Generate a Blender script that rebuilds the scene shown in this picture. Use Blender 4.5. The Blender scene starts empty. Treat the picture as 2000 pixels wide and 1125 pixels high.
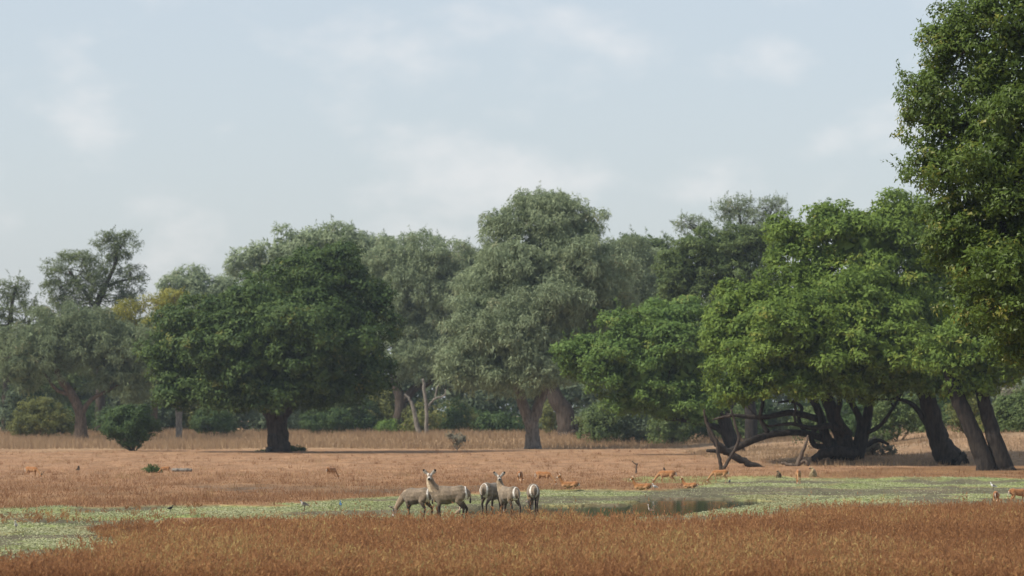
import bpy, math, numpy as np
from mathutils import Vector, Matrix

# ------------------------------------------------------------------ camera
FPX, YH, CAMH = 5556.0, 805.0, 4.3          # focal length in photo pixels, horizon row, camera height
TILT = math.atan((YH - 562.5) / FPX)
scene = bpy.context.scene
COL = scene.collection
cam_d = bpy.data.cameras.new('camera')
cam_d.lens = FPX * 36 / 2000
cam_d.sensor_width = 36
cam_d.clip_start = 0.5
cam_d.clip_end = 8000
cam_d.dof.use_dof = True
cam_d.dof.focus_distance = 116
cam_d.dof.aperture_fstop = 1.3
cam = bpy.data.objects.new('camera', cam_d)
COL.objects.link(cam)
cam.location = (0, 0, CAMH)
cam.rotation_euler = (math.pi / 2 + TILT, 0, 0)
scene.camera = cam

# ------------------------------------------------------------------ sky
SUN_EL = math.radians(47)
SUN_AZ = math.atan2(-0.90, -0.32)           # direction towards the sun: left of the view, a little behind the camera
world = bpy.data.worlds.new('World')
scene.world = world
world.use_nodes = True
nt = world.node_tree
nt.nodes.clear()
def nd(tree, typ, **kw):
    n = tree.nodes.new(typ)
    for k, v in kw.items():
        setattr(n, k, v)
    return n
out = nd(nt, 'ShaderNodeOutputWorld')
bg = nd(nt, 'ShaderNodeBackground')
bg.inputs['Strength'].default_value = 0.086
sky = nd(nt, 'ShaderNodeTexSky', sky_type='NISHITA', sun_disc=False)
sky.sun_elevation = SUN_EL
sky.sun_rotation = SUN_AZ
sky.air_density = 1.2
sky.dust_density = 2.0
sky.ozone_density = 1.2
tc = nd(nt, 'ShaderNodeTexCoord')
# a thin veil of high cloud over the whole sky, with soft brighter puffs in it
mp = nd(nt, 'ShaderNodeMapping')
mp.inputs['Scale'].default_value = (1, 1, 1.8); mp.inputs['Location'].default_value = (6.87, 3.6, 9.2)
nt.links.new(tc.outputs['Generated'], mp.inputs['Vector'])
n1 = nd(nt, 'ShaderNodeTexNoise')
n1.inputs['Scale'].default_value = 19
n1.inputs['Detail'].default_value = 6
n1.inputs['Roughness'].default_value = 0.5
nt.links.new(mp.outputs[0], n1.inputs['Vector'])
r1 = nd(nt, 'ShaderNodeMapRange')
r1.inputs['From Min'].default_value = 0.49
r1.inputs['From Max'].default_value = 0.76
r1.inputs['To Min'].default_value = 0.0
r1.inputs['To Max'].default_value = 1.0
r1.interpolation_type = 'SMOOTHSTEP'
nt.links.new(n1.outputs['Fac'], r1.inputs['Value'])
veil = nd(nt, 'ShaderNodeMixRGB')
veil.inputs['Fac'].default_value = 0.55
veil.inputs['Color2'].default_value = (5.45, 5.9, 6.55, 1)
nt.links.new(sky.outputs['Color'], veil.inputs['Color1'])
mx = nd(nt, 'ShaderNodeMixRGB')
mx.inputs['Color2'].default_value = (7.6, 7.25, 7.1, 1)
nt.links.new(veil.outputs[0], mx.inputs['Color1'])
mul = nd(nt, 'ShaderNodeMath', operation='MULTIPLY')
mul.inputs[1].default_value = 0.40
nt.links.new(r1.outputs[0], mul.inputs[0])
nt.links.new(mul.outputs[0], mx.inputs['Fac'])
nt.links.new(mx.outputs[0], bg.inputs['Color'])
nt.links.new(bg.outputs[0], out.inputs['Surface'])

# ------------------------------------------------------------------ sun
sd = bpy.data.lights.new('sun', 'SUN')
sd.energy = 3.5
sd.angle = math.radians(2.5)
sd.color = (1.0, 0.93, 0.82)
sun = bpy.data.objects.new('sun', sd)
COL.objects.link(sun)
sdir = Vector((math.sin(SUN_AZ) * math.cos(SUN_EL), math.cos(SUN_AZ) * math.cos(SUN_EL), math.sin(SUN_EL)))
sun.rotation_euler = sdir.to_track_quat('Z', 'Y').to_euler()
sun.location = (0, 0, 80)

vs = scene.view_settings
vs.view_transform = 'Standard'
vs.look = 'None'
vs.exposure = 0.66
vs.gamma = 1.0
vs.use_curve_mapping = False
scene.cycles.use_denoising = True
scene.cycles.max_bounces = 8
scene.cycles.diffuse_bounces = 3
scene.cycles.glossy_bounces = 2
scene.cycles.transmission_bounces = 3
scene.cycles.volume_bounces = 0
scene.cycles.transparent_max_bounces = 4

# ================================================================== helpers
def hash01(ix, iy, seed):
    v = np.sin(ix * 127.1 + iy * 311.7 + seed * 74.7) * 43758.5453
    return v - np.floor(v)
def vnoise(x, y, seed=0):
    x = np.asarray(x, float); y = np.asarray(y, float)
    ix = np.floor(x); iy = np.floor(y)
    fx = x - ix; fy = y - iy
    fx = fx * fx * (3 - 2 * fx); fy = fy * fy * (3 - 2 * fy)
    a = hash01(ix, iy, seed); b = hash01(ix + 1, iy, seed)
    c = hash01(ix, iy + 1, seed); d = hash01(ix + 1, iy + 1, seed)
    return (a * (1 - fx) + b * fx) * (1 - fy) + (c * (1 - fx) + d * fx) * fy
def fbm(x, y, seed=0, oct=4):
    s = 0; a = 0.5
    for o in range(oct):
        s = s + a * vnoise(x * 2 ** o, y * 2 ** o, seed + o * 13)
        a *= 0.5
    return s / (1 - 0.5 ** oct)
def sstep(a, b, x):
    t = np.clip((np.asarray(x, float) - a) / (b - a), 0, 1)
    return t * t * (3 - 2 * t)

CT, ST = math.cos(TILT), math.sin(TILT)
def project(X, Y, Z):
    dz = Z - CAMH
    fwd = Y * CT + dz * ST
    up = -Y * ST + dz * CT
    return 1000 + FPX * X / fwd, 562.5 - FPX * up / fwd
def W(x, y, Y):
    """world point seen at photo pixel (x, y) at world depth Y"""
    v = (562.5 - y) / FPX
    t = Y / (CT - v * ST)
    return np.array([(x - 1000) / FPX * t, Y, CAMH + t * (ST + v * CT)])
def SC(Y):
    return FPX / Y

def inpoly(px, py, poly):
    px = np.asarray(px, float); py = np.asarray(py, float)
    r = np.zeros(px.shape, bool)
    n = len(poly)
    for i in range(n):
        x0, y0 = poly[i]; x1, y1 = poly[(i + 1) % n]
        c = ((y0 > py) != (y1 > py)) & (px < (x1 - x0) * (py - y0) / (y1 - y0 + 1e-12) + x0)
        r ^= c
    return r

WATER_POLY = [(900, 1004), (915, 989), (1010, 985), (1130, 983), (1225, 982), (1250, 976), (1300, 970), (1400, 971),
              (1490, 973), (1520, 978), (1450, 987), (1400, 995), (1340, 1003), (1230, 1008), (1050, 1009)]
WEED_POLY = [(-700, 998), (0, 995), (150, 993), (300, 990), (550, 986), (565, 982), (690, 975), (830, 968), (1000, 962),
             (1080, 958), (1230, 958), (1330, 956), (1390, 948), (1385, 940), (1430, 934), (1600, 933), (2000, 936), (2600, 936),
             (2600, 1000), (2000, 990), (1700, 994), (1560, 1000), (1480, 1012), (1300, 1022), (1000, 1024), (760, 1022),
             (560, 1014), (330, 1012), (280, 1030), (330, 1050), (230, 1068), (120, 1092), (-200, 1110), (-700, 1110)]
MUD_POLY = [(380, 950), (470, 946), (600, 950), (800, 953), (980, 952), (980, 960), (800, 966), (600, 964), (480, 963), (400, 957)]
STREAK_POLY = [(1210, 938), (1250, 930), (1400, 932), (1500, 928), (1560, 934), (1400, 944), (1260, 944)]

def water_mask(X, Y):
    wob = (fbm(X * 0.35, Y * 0.16, 5) - 0.5) * 2
    x, y = project(X + wob * 0.9, Y + wob * 1.3, 0.0 * X)
    return inpoly(x, y, WATER_POLY)

def H(X, Y):
    """terrain height without the pond bed"""
    X = np.asarray(X, float); Y = np.asarray(Y, float)
    z = 1.05 * sstep(332, 405, Y) + 0.9 * sstep(400, 520, Y)
    d = np.minimum((X - 19.5) * 0.9 + (fbm(X * 0.07, Y * 0.07, 3) - 0.5) * 7, (Y - 226) + (fbm(X * 0.1, Y * 0.1, 9) - 0.5) * 6)
    bank = 0.55 * sstep(-1, 5, d) + 1.9 * sstep(5, 26, d)
    z = z + bank * (1 - 0.55 * sstep(300, 380, Y))
    z = z + (fbm(X * 0.05, Y * 0.03, 21) - 0.5) * 0.25 * sstep(130, 240, Y)
    return z
def G(x, y):
    """point of the ground seen at photo pixel (x, y)"""
    lo, hi = 60.0, 900.0
    prev = None
    for Y in np.concatenate([np.arange(60, 420, 0.25), np.arange(420, 1200, 2.0)]):
        p = W(x, y, Y)
        if p[2] <= float(H(p[0], Y)):
            return np.array([p[0], Y, float(H(p[0], Y))])
    return W(x, y, 600)

# ---- node helper for materials
def new_mat(name):
    m = bpy.data.materials.new(name)
    m.use_nodes = True
    m.node_tree.nodes.clear()
    o = nd(m.node_tree, 'ShaderNodeOutputMaterial')
    return m, m.node_tree, o
def L(t, a, b):
    t.links.new(a, b)

def leaf_mat(name, dark, light, accent=None, accent_amt=0.0, trans=0.28, rough=0.6, spec=0.14):
    m, t, o = new_mat(name)
    a = nd(t, 'ShaderNodeAttribute', attribute_name='clump')
    b = nd(t, 'ShaderNodeAttribute', attribute_name='leafv')
    mixc = nd(t, 'ShaderNodeMixRGB')
    mixc.inputs['Color1'].default_value = (*dark, 1)
    mixc.inputs['Color2'].default_value = (*light, 1)
    add = nd(t, 'ShaderNodeMath', operation='MULTIPLY_ADD')
    L(t, b.outputs['Fac'], add.inputs[0]); add.inputs[1].default_value = 0.45
    half = nd(t, 'ShaderNodeMath', operation='MULTIPLY')
    L(t, a.outputs['Fac'], half.inputs[0]); half.inputs[1].default_value = 0.55
    L(t, half.outputs[0], add.inputs[2])
    L(t, add.outputs[0], mixc.inputs['Fac'])
    colr = mixc.outputs[0]
    if accent:
        r = nd(t, 'ShaderNodeMapRange')
        r.inputs['From Min'].default_value = 1 - accent_amt - 0.12
        r.inputs['From Max'].default_value = 1 - accent_amt + 0.12
        mm = nd(t, 'ShaderNodeMath', operation='MULTIPLY_ADD')
        L(t, a.outputs['Fac'], mm.inputs[0]); mm.inputs[1].default_value = 0.7
        m3 = nd(t, 'ShaderNodeMath', operation='MULTIPLY')
        L(t, b.outputs['Fac'], m3.inputs[0]); m3.inputs[1].default_value = 0.3
        L(t, m3.outputs[0], mm.inputs[2])
        L(t, mm.outputs[0], r.inputs['Value'])
        m2 = nd(t, 'ShaderNodeMixRGB')
        L(t, r.outputs[0], m2.inputs['Fac'])
        L(t, colr, m2.inputs['Color1'])
        m2.inputs['Color2'].default_value = (*accent, 1)
        colr = m2.outputs[0]
    p = nd(t, 'ShaderNodeBsdfPrincipled')
    p.inputs['Roughness'].default_value = rough
    p.inputs['Specular IOR Level'].default_value = spec
    L(t, colr, p.inputs['Base Color'])
    tr = nd(t, 'ShaderNodeBsdfTranslucent')
    hs = nd(t, 'ShaderNodeHueSaturation')
    hs.inputs['Value'].default_value = 1.3
    hs.inputs['Hue'].default_value = 0.49
    L(t, colr, hs.inputs['Color'])
    L(t, hs.outputs[0], tr.inputs['Color'])
    ms = nd(t, 'ShaderNodeMixShader')
    ms.inputs[0].default_value = trans
    L(t, p.outputs[0], ms.inputs[1]); L(t, tr.outputs[0], ms.inputs[2])
    L(t, ms.outputs[0], o.inputs['Surface'])
    return m

def bark_mat(name, c1, c2, scale=2.2):
    m, t, o = new_mat(name)
    tc = nd(t, 'ShaderNodeTexCoord')
    mp = nd(t, 'ShaderNodeMapping')
    mp.inputs['Scale'].default_value = (scale, scale, scale * 0.25)
    L(t, tc.outputs['Object'], mp.inputs['Vector'])
    n = nd(t, 'ShaderNodeTexNoise')
    n.inputs['Scale'].default_value = 2.0
    n.inputs['Detail'].default_value = 7
    n.inputs['Roughness'].default_value = 0.65
    L(t, mp.outputs[0], n.inputs['Vector'])
    cr = nd(t, 'ShaderNodeValToRGB')
    cr.color_ramp.elements[0].position = 0.36; cr.color_ramp.elements[0].color = (*c1, 1)
    cr.color_ramp.elements[1].position = 0.66; cr.color_ramp.elements[1].color = (*c2, 1)
    L(t, n.outputs['Fac'], cr.inputs[0])
    p = nd(t, 'ShaderNodeBsdfPrincipled')
    p.inputs['Roughness'].default_value = 0.9
    p.inputs['Specular IOR Level'].default_value = 0.15
    L(t, cr.outputs[0], p.inputs['Base Color'])
    b = nd(t, 'ShaderNodeBump')
    b.inputs['Strength'].default_value = 0.7
    b.inputs['Distance'].default_value = 0.12
    L(t, n.outputs['Fac'], b.inputs['Height'])
    L(t, b.outputs[0], p.inputs['Normal'])
    L(t, p.outputs[0], o.inputs['Surface'])
    return m

def attr_mat(name, rough=0.9, fur=0.25, scale=14, spec=0.1):
    m, t, o = new_mat(name)
    a = nd(t, 'ShaderNodeAttribute', attribute_name='coat')
    tc = nd(t, 'ShaderNodeTexCoord')
    n = nd(t, 'ShaderNodeTexNoise')
    n.inputs['Scale'].default_value = scale
    n.inputs['Detail'].default_value = 5
    L(t, tc.outputs['Object'], n.inputs['Vector'])
    r = nd(t, 'ShaderNodeMapRange')
    r.inputs['From Min'].default_value = 0.3; r.inputs['From Max'].default_value = 0.7
    r.inputs['To Min'].default_value = 1 - fur; r.inputs['To Max'].default_value = 1 + fur
    L(t, n.outputs['Fac'], r.inputs['Value'])
    mu = nd(t, 'ShaderNodeVectorMath', operation='MULTIPLY')
    L(t, a.outputs['Color'], mu.inputs[0])
    L(t, r.outputs[0], mu.inputs[1])
    p = nd(t, 'ShaderNodeBsdfPrincipled')
    p.inputs['Roughness'].default_value = rough
    p.inputs['Specular IOR Level'].default_value = spec
    p.inputs['Sheen Weight'].default_value = 0.15
    L(t, mu.outputs[0], p.inputs['Base Color'])
    b = nd(t, 'ShaderNodeBump')
    b.inputs['Strength'].default_value = 0.35
    b.inputs['Distance'].default_value = 0.02
    L(t, n.outputs['Fac'], b.inputs['Height'])
    L(t, b.outputs[0], p.inputs['Normal'])
    L(t, p.outputs[0], o.inputs['Surface'])
    return m

def plain_mat(name, c, rough=0.7, spec=0.3):
    m, t, o = new_mat(name)
    p = nd(t, 'ShaderNodeBsdfPrincipled')
    n = nd(t, 'ShaderNodeTexNoise'); n.inputs['Scale'].default_value = 25
    mx = nd(t, 'ShaderNodeMixRGB', blend_type='MULTIPLY'); mx.inputs['Fac'].default_value = 0.4
    mx.inputs['Color1'].default_value = (*c, 1)
    L(t, n.outputs['Fac'], mx.inputs['Color2'])
    L(t, mx.outputs[0], p.inputs['Base Color'])
    p.inputs['Roughness'].default_value = rough
    p.inputs['Specular IOR Level'].default_value = spec
    L(t, p.outputs[0], o.inputs['Surface'])
    return m

# ---- mesh helpers
def mesh_from(name, V, F, smooth=False):
    """V (n,3); F (m,3) or (m,4) int array"""
    V = np.asarray(V, np.float32); F = np.asarray(F, np.int32)
    me = bpy.data.meshes.new(name)
    k = F.shape[1]
    me.vertices.add(len(V)); me.vertices.foreach_set('co', V.ravel())
    me.loops.add(F.size); me.loops.foreach_set('vertex_index', F.ravel())
    me.polygons.add(len(F))
    me.polygons.foreach_set('loop_start', np.arange(0, F.size, k, dtype=np.int32))
    me.polygons.foreach_set('loop_total', np.full(len(F), k, np.int32))
    if smooth:
        me.polygons.foreach_set('use_smooth', np.ones(len(F), bool))
    me.update(calc_edges=True)
    return me
def fattr(me, name, vals, domain='FACE'):
    a = me.attributes.new(name, 'FLOAT', domain)
    a.data.foreach_set('value', np.asarray(vals, np.float32))
def cattr(me, name, cols):
    a = me.attributes.new(name, 'FLOAT_COLOR', 'POINT')
    c = np.ones((len(cols), 4), np.float32); c[:, :3] = cols
    a.data.foreach_set('color', c.ravel())
def link(name, me, mat, parent=None, loc=None):
    o = bpy.data.objects.new(name, me)
    COL.objects.link(o)
    if me is not None and mat is not None:
        me.materials.append(mat)
    if parent is not None:
        o.parent = parent
    if loc is not None:
        o.location = [float(v) for v in loc]
    return o
def tag(o, label=None, cat=None, group=None, kind=None):
    if label: o['label'] = label
    if cat: o['category'] = cat
    if group: o['group'] = group
    if kind: o['kind'] = kind
    return o

def norm(v):
    return v / (np.linalg.norm(v, axis=-1, keepdims=True) + 1e-9)

class Geo:
    """collects quads and triangles (triangles as degenerate-free separate list)"""
    def __init__(s):
        s.V = []; s.F = []; s.n = 0
    def tube(s, pts, rad, n=8, side=None, rough=0.0, rng=None):
        pts = np.asarray(pts, float)
        m = len(pts)
        rad = np.asarray(rad, float)
        if rad.ndim == 1:
            rad = np.stack([rad, rad], 1)
        T = np.zeros_like(pts)
        T[1:-1] = pts[2:] - pts[:-2]; T[0] = pts[1] - pts[0]; T[-1] = pts[-1] - pts[-2]
        T = norm(T)
        if side is None:
            ref = np.array([0.13, 1, 0.07]) if abs(T[:, 1]).max() < 0.9 else np.array([1, 0.1, 0.05])
        else:
            ref = np.asarray(side, float)
        S = norm(ref - (T @ ref)[:, None] * T)
        U = np.cross(T, S)
        ang = np.arange(n) / n * 2 * math.pi
        ca, sa = np.cos(ang), np.sin(ang)
        R = np.ones((m, n))
        if rough and rng is not None:
            R = 1 + rough * rng.normal(size=(m, n))
        ring = pts[:, None, :] + (S[:, None, :] * (ca[None, :] * rad[:, :1])[:, :, None] + U[:, None, :] * (sa[None, :] * rad[:, 1:2])[:, :, None]) * R[:, :, None]
        base = s.n
        V = ring.reshape(-1, 3)
        caps = np.stack([pts[0] - T[0] * rad[0].min() * 0.4, pts[-1] + T[-1] * rad[-1].min() * 0.4])
        s.V.append(V); s.V.append(caps)
        i = np.arange(m - 1)[:, None]; j = np.arange(n)[None, :]
        a = base + i * n + j; b = base + i * n + (j + 1) % n
        q = np.stack([a, b, b + n, a + n], -1).reshape(-1, 4)
        s.F.append(q)
        c0 = base + m * n; c1 = c0 + 1
        jj = np.arange(n)
        s.F.append(np.stack([base + (jj + 1) % n, base + jj, np.full(n, c0), np.full(n, c0)], -1))
        e = base + (m - 1) * n
        s.F.append(np.stack([e + jj, e + (jj + 1) % n, np.full(n, c1), np.full(n, c1)], -1))
        s.n += m * n + 2
    def mesh(s, name, smooth=True, off=(0, 0, 0)):
        V = np.concatenate(s.V) - np.asarray(off)
        F = np.concatenate(s.F)
        me = bpy.data.meshes.new(name)
        faces = [tuple(f) if f[2] != f[3] else tuple(f[:3]) for f in F.tolist()]
        me.from_pydata(V.tolist(), [], faces)
        if smooth:
            me.polygons.foreach_set('use_smooth', np.ones(len(me.polygons), bool))
        me.update()
        return me

def smooth_path(P, R, k=4, wob=0.0, rng=None):
    """Catmull-Rom through the points; P (n,3), R (n,)"""
    P = np.asarray(P, float); R = np.asarray(R, float)
    n = len(P)
    if n < 3:
        k2 = k * 2
        t = np.linspace(0, 1, k2 + 1)[:, None]
        Q = P[0] * (1 - t) + P[1] * t
        r = R[0] * (1 - t[:, 0]) + R[1] * t[:, 0]
    else:
        E = np.vstack([2 * P[0] - P[1], P, 2 * P[-1] - P[-2]])
        Q = []; r = []
        for i in range(n - 1):
            p0, p1, p2, p3 = E[i], E[i + 1], E[i + 2], E[i + 3]
            for t in np.arange(k) / k:
                Q.append(0.5 * ((2 * p1) + (-p0 + p2) * t + (2 * p0 - 5 * p1 + 4 * p2 - p3) * t ** 2 + (-p0 + 3 * p1 - 3 * p2 + p3) * t ** 3))
                r.append(R[i] * (1 - t) + R[i + 1] * t)
        Q.append(P[-1]); r.append(R[-1])
        Q = np.array(Q); r = np.array(r)
    if wob and rng is not None:
        Q[1:-1] += rng.normal(size=Q[1:-1].shape) * wob * r[1:-1, None]
    return Q, r

def leaf_quads(P, N, T, Ln, Wd):
    """rhombic leaves, (N,4,3)"""
    S = norm(np.cross(N, T))
    Ln = Ln[:, None]; Wd = Wd[:, None]
    a = P
    b = P + T * Ln * 0.45 + S * Wd * 0.5
    c = P + T * Ln
    d = P + T * Ln * 0.45 - S * Wd * 0.5
    return np.stack([a, b, c, d], 1)
def leaf_tris(P, N, T, Ln, Wd):
    """pointed leaves as single triangles, (N,3,3)"""
    S = norm(np.cross(N, T)) * Wd[:, None] * 0.5
    return np.stack([P - S, P + S, P + T * Ln[:, None]], 1)
def quads_mesh(name, Q, off=(0, 0, 0), **attrs):
    V = Q.reshape(-1, 3) - np.asarray(off)
    F = np.arange(len(V), dtype=np.int32).reshape(-1, Q.shape[1])
    me = mesh_from(name, V, F)
    for k, v in attrs.items():
        fattr(me, k, v)
    return me

def rdir(rng, n):
    return norm(rng.normal(size=(n, 3)))

def crown_leaves(rng, lobes, style, cores=None):
    """lobes: list of (centre, radii(3), density). returns quads, clump attr, leaf attr, clump centres"""
    rc = style['rc']; npl = style['n']; sz = style['size']; droop = style.get('droop', 0.0); asp = style.get('asp', 0.5)
    cov = style.get('cover', 1.0)
    fill = style.get('fill', 0.25)
    C = []; OUT = []
    LC = np.array([l[0] for l in lobes]); LR = np.array([l[1] for l in lobes])
    for li, (c, r, den) in enumerate(lobes):
        area = 4 * math.pi * ((r[0] * r[1]) ** 1.6 / 3 + (r[0] * r[2]) ** 1.6 / 3 + (r[1] * r[2]) ** 1.6 / 3) ** (1 / 1.6)
        k = max(3, int(area / (rc * rc) * 0.75 * cov * den))
        d = rdir(rng, k)
        rr = rng.uniform(0.78, 1.04, k)
        inner = rng.random(k) < fill
        rr[inner] = rng.uniform(0.3, 0.8, inner.sum())
        p = c + d * r * rr[:, None]
        keep = np.ones(k, bool)
        keep &= ~((d[:, 2] < -0.55) & (rng.random(k) < 0.5))
        keep &= ~((d[:, 1] > 0.45) & (rng.random(k) < 0.55))     # fewer on the far side
        nb = np.where(np.linalg.norm(LC - c, axis=1) < LR.max(1) + max(r) * 1.1)[0]
        for lj in nb:
            if lj == li: continue
            q = np.linalg.norm((p - LC[lj]) / LR[lj], axis=1)
            keep &= ~((q < 0.72) & (rng.random(k) < 0.85))
        C.append(p[keep]); OUT.append(d[keep])
    C = np.concatenate(C); OUT = np.concatenate(OUT)
    nc = len(C)
    crad = rc * rng.uniform(0.6, 1.25, nc)
    cv = np.clip(rng.normal(0.5, 0.24, nc), 0, 1)
    cnt = np.maximum(4, (npl * (crad / rc) ** 2 * rng.uniform(0.7, 1.3, nc)).astype(int))
    idx = np.repeat(np.arange(nc), cnt)
    n = len(idx)
    d = norm(rdir(rng, n) + 0.35 * OUT[idx] + np.array([0, 0, 0.3]))
    rad = crad[idx] * rng.uniform(0.35, 1.08, n)
    sq = np.array([1.15, 1.15, style.get('flat', 0.75)])
    P = C[idx] + d * rad[:, None] * sq
    Nn = norm(d * 0.9 + OUT[idx] * 0.5 + rdir(rng, n) * 0.75 + np.array([0, 0, 0.3]))
    T = rdir(rng, n) + d * 0.5
    T[:, 2] -= droop * 2.0
    T = T - (T * Nn).sum(1, keepdims=True) * Nn * (1 - min(1, droop))
    T = norm(T)
    if droop > 0.3:
        Nn = norm(np.cross(T, rdir(rng, n)))
        fl = (Nn * (d + OUT[idx])).sum(1) < 0
        Nn[fl] *= -1
    Ln = sz * rng.uniform(0.55, 1.45, n)
    Q = leaf_tris(P, Nn, T, Ln, Ln * asp * rng.uniform(0.8, 1.25, n))
    cvl = cv[idx]; lvl = rng.random(n)
    spr = style.get('sprig', 0.0)
    if spr > 0:                                    # thin shoots that stick out of the outline
        sel = np.where((OUT[:, 2] > -0.15) & (rng.random(nc) < spr))[0]
        m = 14
        ii = np.repeat(sel, m)
        sd = norm(OUT[sel] * 0.8 + rng.normal(size=(len(sel), 3)) * .35 + np.array([0, 0, .75 - droop]))
        sl = rc * rng.uniform(1.0, 2.3, len(sel))
        tt = np.tile(np.linspace(.3, 1, m), len(sel))
        sp = C[ii] + np.repeat(sd, m, 0) * (np.repeat(sl, m) * tt)[:, None] + rng.normal(size=(len(ii), 3)) * rc * .09
        sT = norm(rdir(rng, len(ii)) * .8 + np.repeat(sd, m, 0) * .7)
        sL = sz * rng.uniform(.5, 1.1, len(ii))
        Q = np.concatenate([Q, leaf_tris(sp, rdir(rng, len(ii)), sT, sL, sL * asp)])
        cvl = np.concatenate([cvl, cv[ii]]); lvl = np.concatenate([lvl, rng.random(len(ii))])
    core = style.get('core', 0.0)
    if core > 0:                                   # oversized inner leaves, added to block light through each crown lobe
        qs = []
        for c, r, den in (cores or lobes):
            area = 4 * math.pi * ((r[0] * r[1]) ** 1.6 / 3 + (r[0] * r[2]) ** 1.6 / 3 + (r[1] * r[2]) ** 1.6 / 3) ** (1 / 1.6)
            cs = style.get('coresize', 0.9)
            k = int(area / (cs * cs) * core * 2.0)
            dd = rdir(rng, k)
            pp = c + dd * r * rng.uniform(0.35, 0.72, k)[:, None]
            tt = rdir(rng, k); nn = norm(dd + rdir(rng, k) * 0.8)
            tt = norm(tt - (tt * nn).sum(1, keepdims=True) * nn)
            ln = cs * rng.uniform(0.7, 1.3, k)
            qs.append(leaf_tris(pp, nn, tt, ln, ln * 0.9))
        qc = np.concatenate(qs)
        Q = np.concatenate([Q, qc]); cvl = np.concatenate([cvl, np.clip(rng.normal(.4, .2, len(qc)), 0, 1)]); lvl = np.concatenate([lvl, rng.random(len(qc))])
    return Q, cvl, lvl, C

def tree(name, label, base, lobes_px, trunks, style, leafm, barkm, seed, D=None, cat='tree', group=None, depth_k=0.85, twigs=60, limbs=True):
    """base: photo pixel of the foot; lobes in photo pixels (x, y, rx, ry[, depth offset[, density]])"""
    rng = np.random.default_rng(seed)
    if D is None:
        g = G(*base); D = g[1]
    else:
        x = (base[0] - 1000) / FPX * D
        g = np.array([x, D, float(H(x, D))])
    s = SC(D)
    root = link(name, None, None)
    root.empty_display_size = 0.5
    root.location = g.tolist()
    tag(root, label, cat, group)
    lobes = []
    for l in lobes_px:
        x, y, rx, ry = l[:4]
        off = l[4] if len(l) > 4 else 0
        den = l[5] if len(l) > 5 else 1.0
        c = W(x, y, D + off)
        lobes.append((c, np.array([rx / s, max(min(rx, ry * 1.4) / s * depth_k, 1.0), ry / s]), den))
    main = lobes
    bs = style.get('bough', 0.0)
    if bs > 0:                                     # break every lobe into rounded boughs with gaps between them
        lobes = []
        for c, r, den in main:
            rb = np.clip(bs * r.min(), 0.7, 3.0)
            area = 4 * math.pi * ((r[0] * r[1]) ** 1.6 / 3 + (r[0] * r[2]) ** 1.6 / 3 + (r[1] * r[2]) ** 1.6 / 3) ** (1 / 1.6)
            k = max(5, int(area / (math.pi * rb * rb) * style.get('bden', 0.56)))
            i = np.arange(k) + .5
            ph = np.arccos(1 - 2 * i / k); th = math.pi * (1 + 5 ** .5) * i + rng.uniform(0, 6)
            dd = np.stack([np.cos(th) * np.sin(ph), np.sin(th) * np.sin(ph), np.cos(ph)], 1)
            dd = norm(dd + rng.normal(size=dd.shape) * .22)
            for d in dd:
                if d[1] > .55 and rng.random() < .6: continue
                q = c + d * (r - rb * .75) * rng.uniform(.82, 1.1)
                if any(np.linalg.norm((q - c2) / r2) < .55 for c2, r2, _ in main if c2 is not c): continue
                rr = rb * rng.uniform(.7, 1.25)
                lobes.append((q, np.array([rr * 1.2, rr * 1.1, rr * .8]), den * .62))
    Q, cv, lv, C = crown_leaves(rng, lobes, style, main)
    me = quads_mesh('crown', Q, g, clump=cv, leafv=lv)
    lobes = main
    link('crown', me, leafm, root)
    geo = Geo()
    tops = []
    for k, tr in enumerate(trunks):
        P = []; R = []
        for q in tr:
            off = q[3] if len(q) > 3 else 0
            P.append(W(q[0], q[1], D + off)); R.append(max(q[2] / s / 2, 0.03))
        P = np.array(P); R = np.array(R)
        if abs(P[0][2] - g[2]) < 4 and k == 0 or (len(tr[0]) > 4):
            zz = float(H(P[0][0], P[0][1]))
            P[0][2] = zz - 0.25
            P = np.vstack([P[0], P[0] * 0.85 + P[1] * 0.15, P[1:]]); R = np.concatenate([[R[0] * 1.25, R[0]], R[1:]])
        Qp, r = smooth_path(P, R, 6, 0.05, rng)
        geo.tube(Qp, r, 12, rough=0.025, rng=rng)
        tops.append((Qp[-1], r[-1]))
        if len(Qp) > 8:
            tops.append((Qp[int(len(Qp) * 0.7)], r[int(len(Qp) * 0.7)]))
    if limbs:
        for c, rr, den in lobes:
            t = min(tops, key=lambda t: np.linalg.norm(t[0] - c) + max(0, t[0][2] - c[2]) * 2)
            mid = (t[0] + c) / 2 + rng.normal(size=3) * 0.08 * np.linalg.norm(c - t[0])
            r0 = min(t[1] * 0.8, 0.03 * np.linalg.norm(c - t[0]) + 0.07)
            end = c + np.array([0, 0, rr[2] * 0.5])
            Qp, r = smooth_path([t[0], mid, c, end], [r0, r0 * 0.75, r0 * 0.45, 0.03], 4, 0.5, rng)
            geo.tube(Qp, r, 6)
            near = np.where(np.linalg.norm((C - c) / rr, axis=1) < 1.15)[0]
            rng.shuffle(near)
            for ci in near[:max(3, twigs // len(lobes))]:
                st = Qp[rng.integers(len(Qp) // 3, len(Qp))]
                m2 = (st + C[ci]) / 2 + rng.normal(size=3) * 0.1 * np.linalg.norm(C[ci] - st)
                rt = 0.02 + 0.012 * np.linalg.norm(C[ci] - st)
                qq, r2 = smooth_path([st, m2, C[ci]], [rt, rt * 0.7, 0.015], 3)
                geo.tube(qq, r2, 5)
    link('trunk', geo.mesh('trunk', off=g), barkm, root)
    return root

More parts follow.
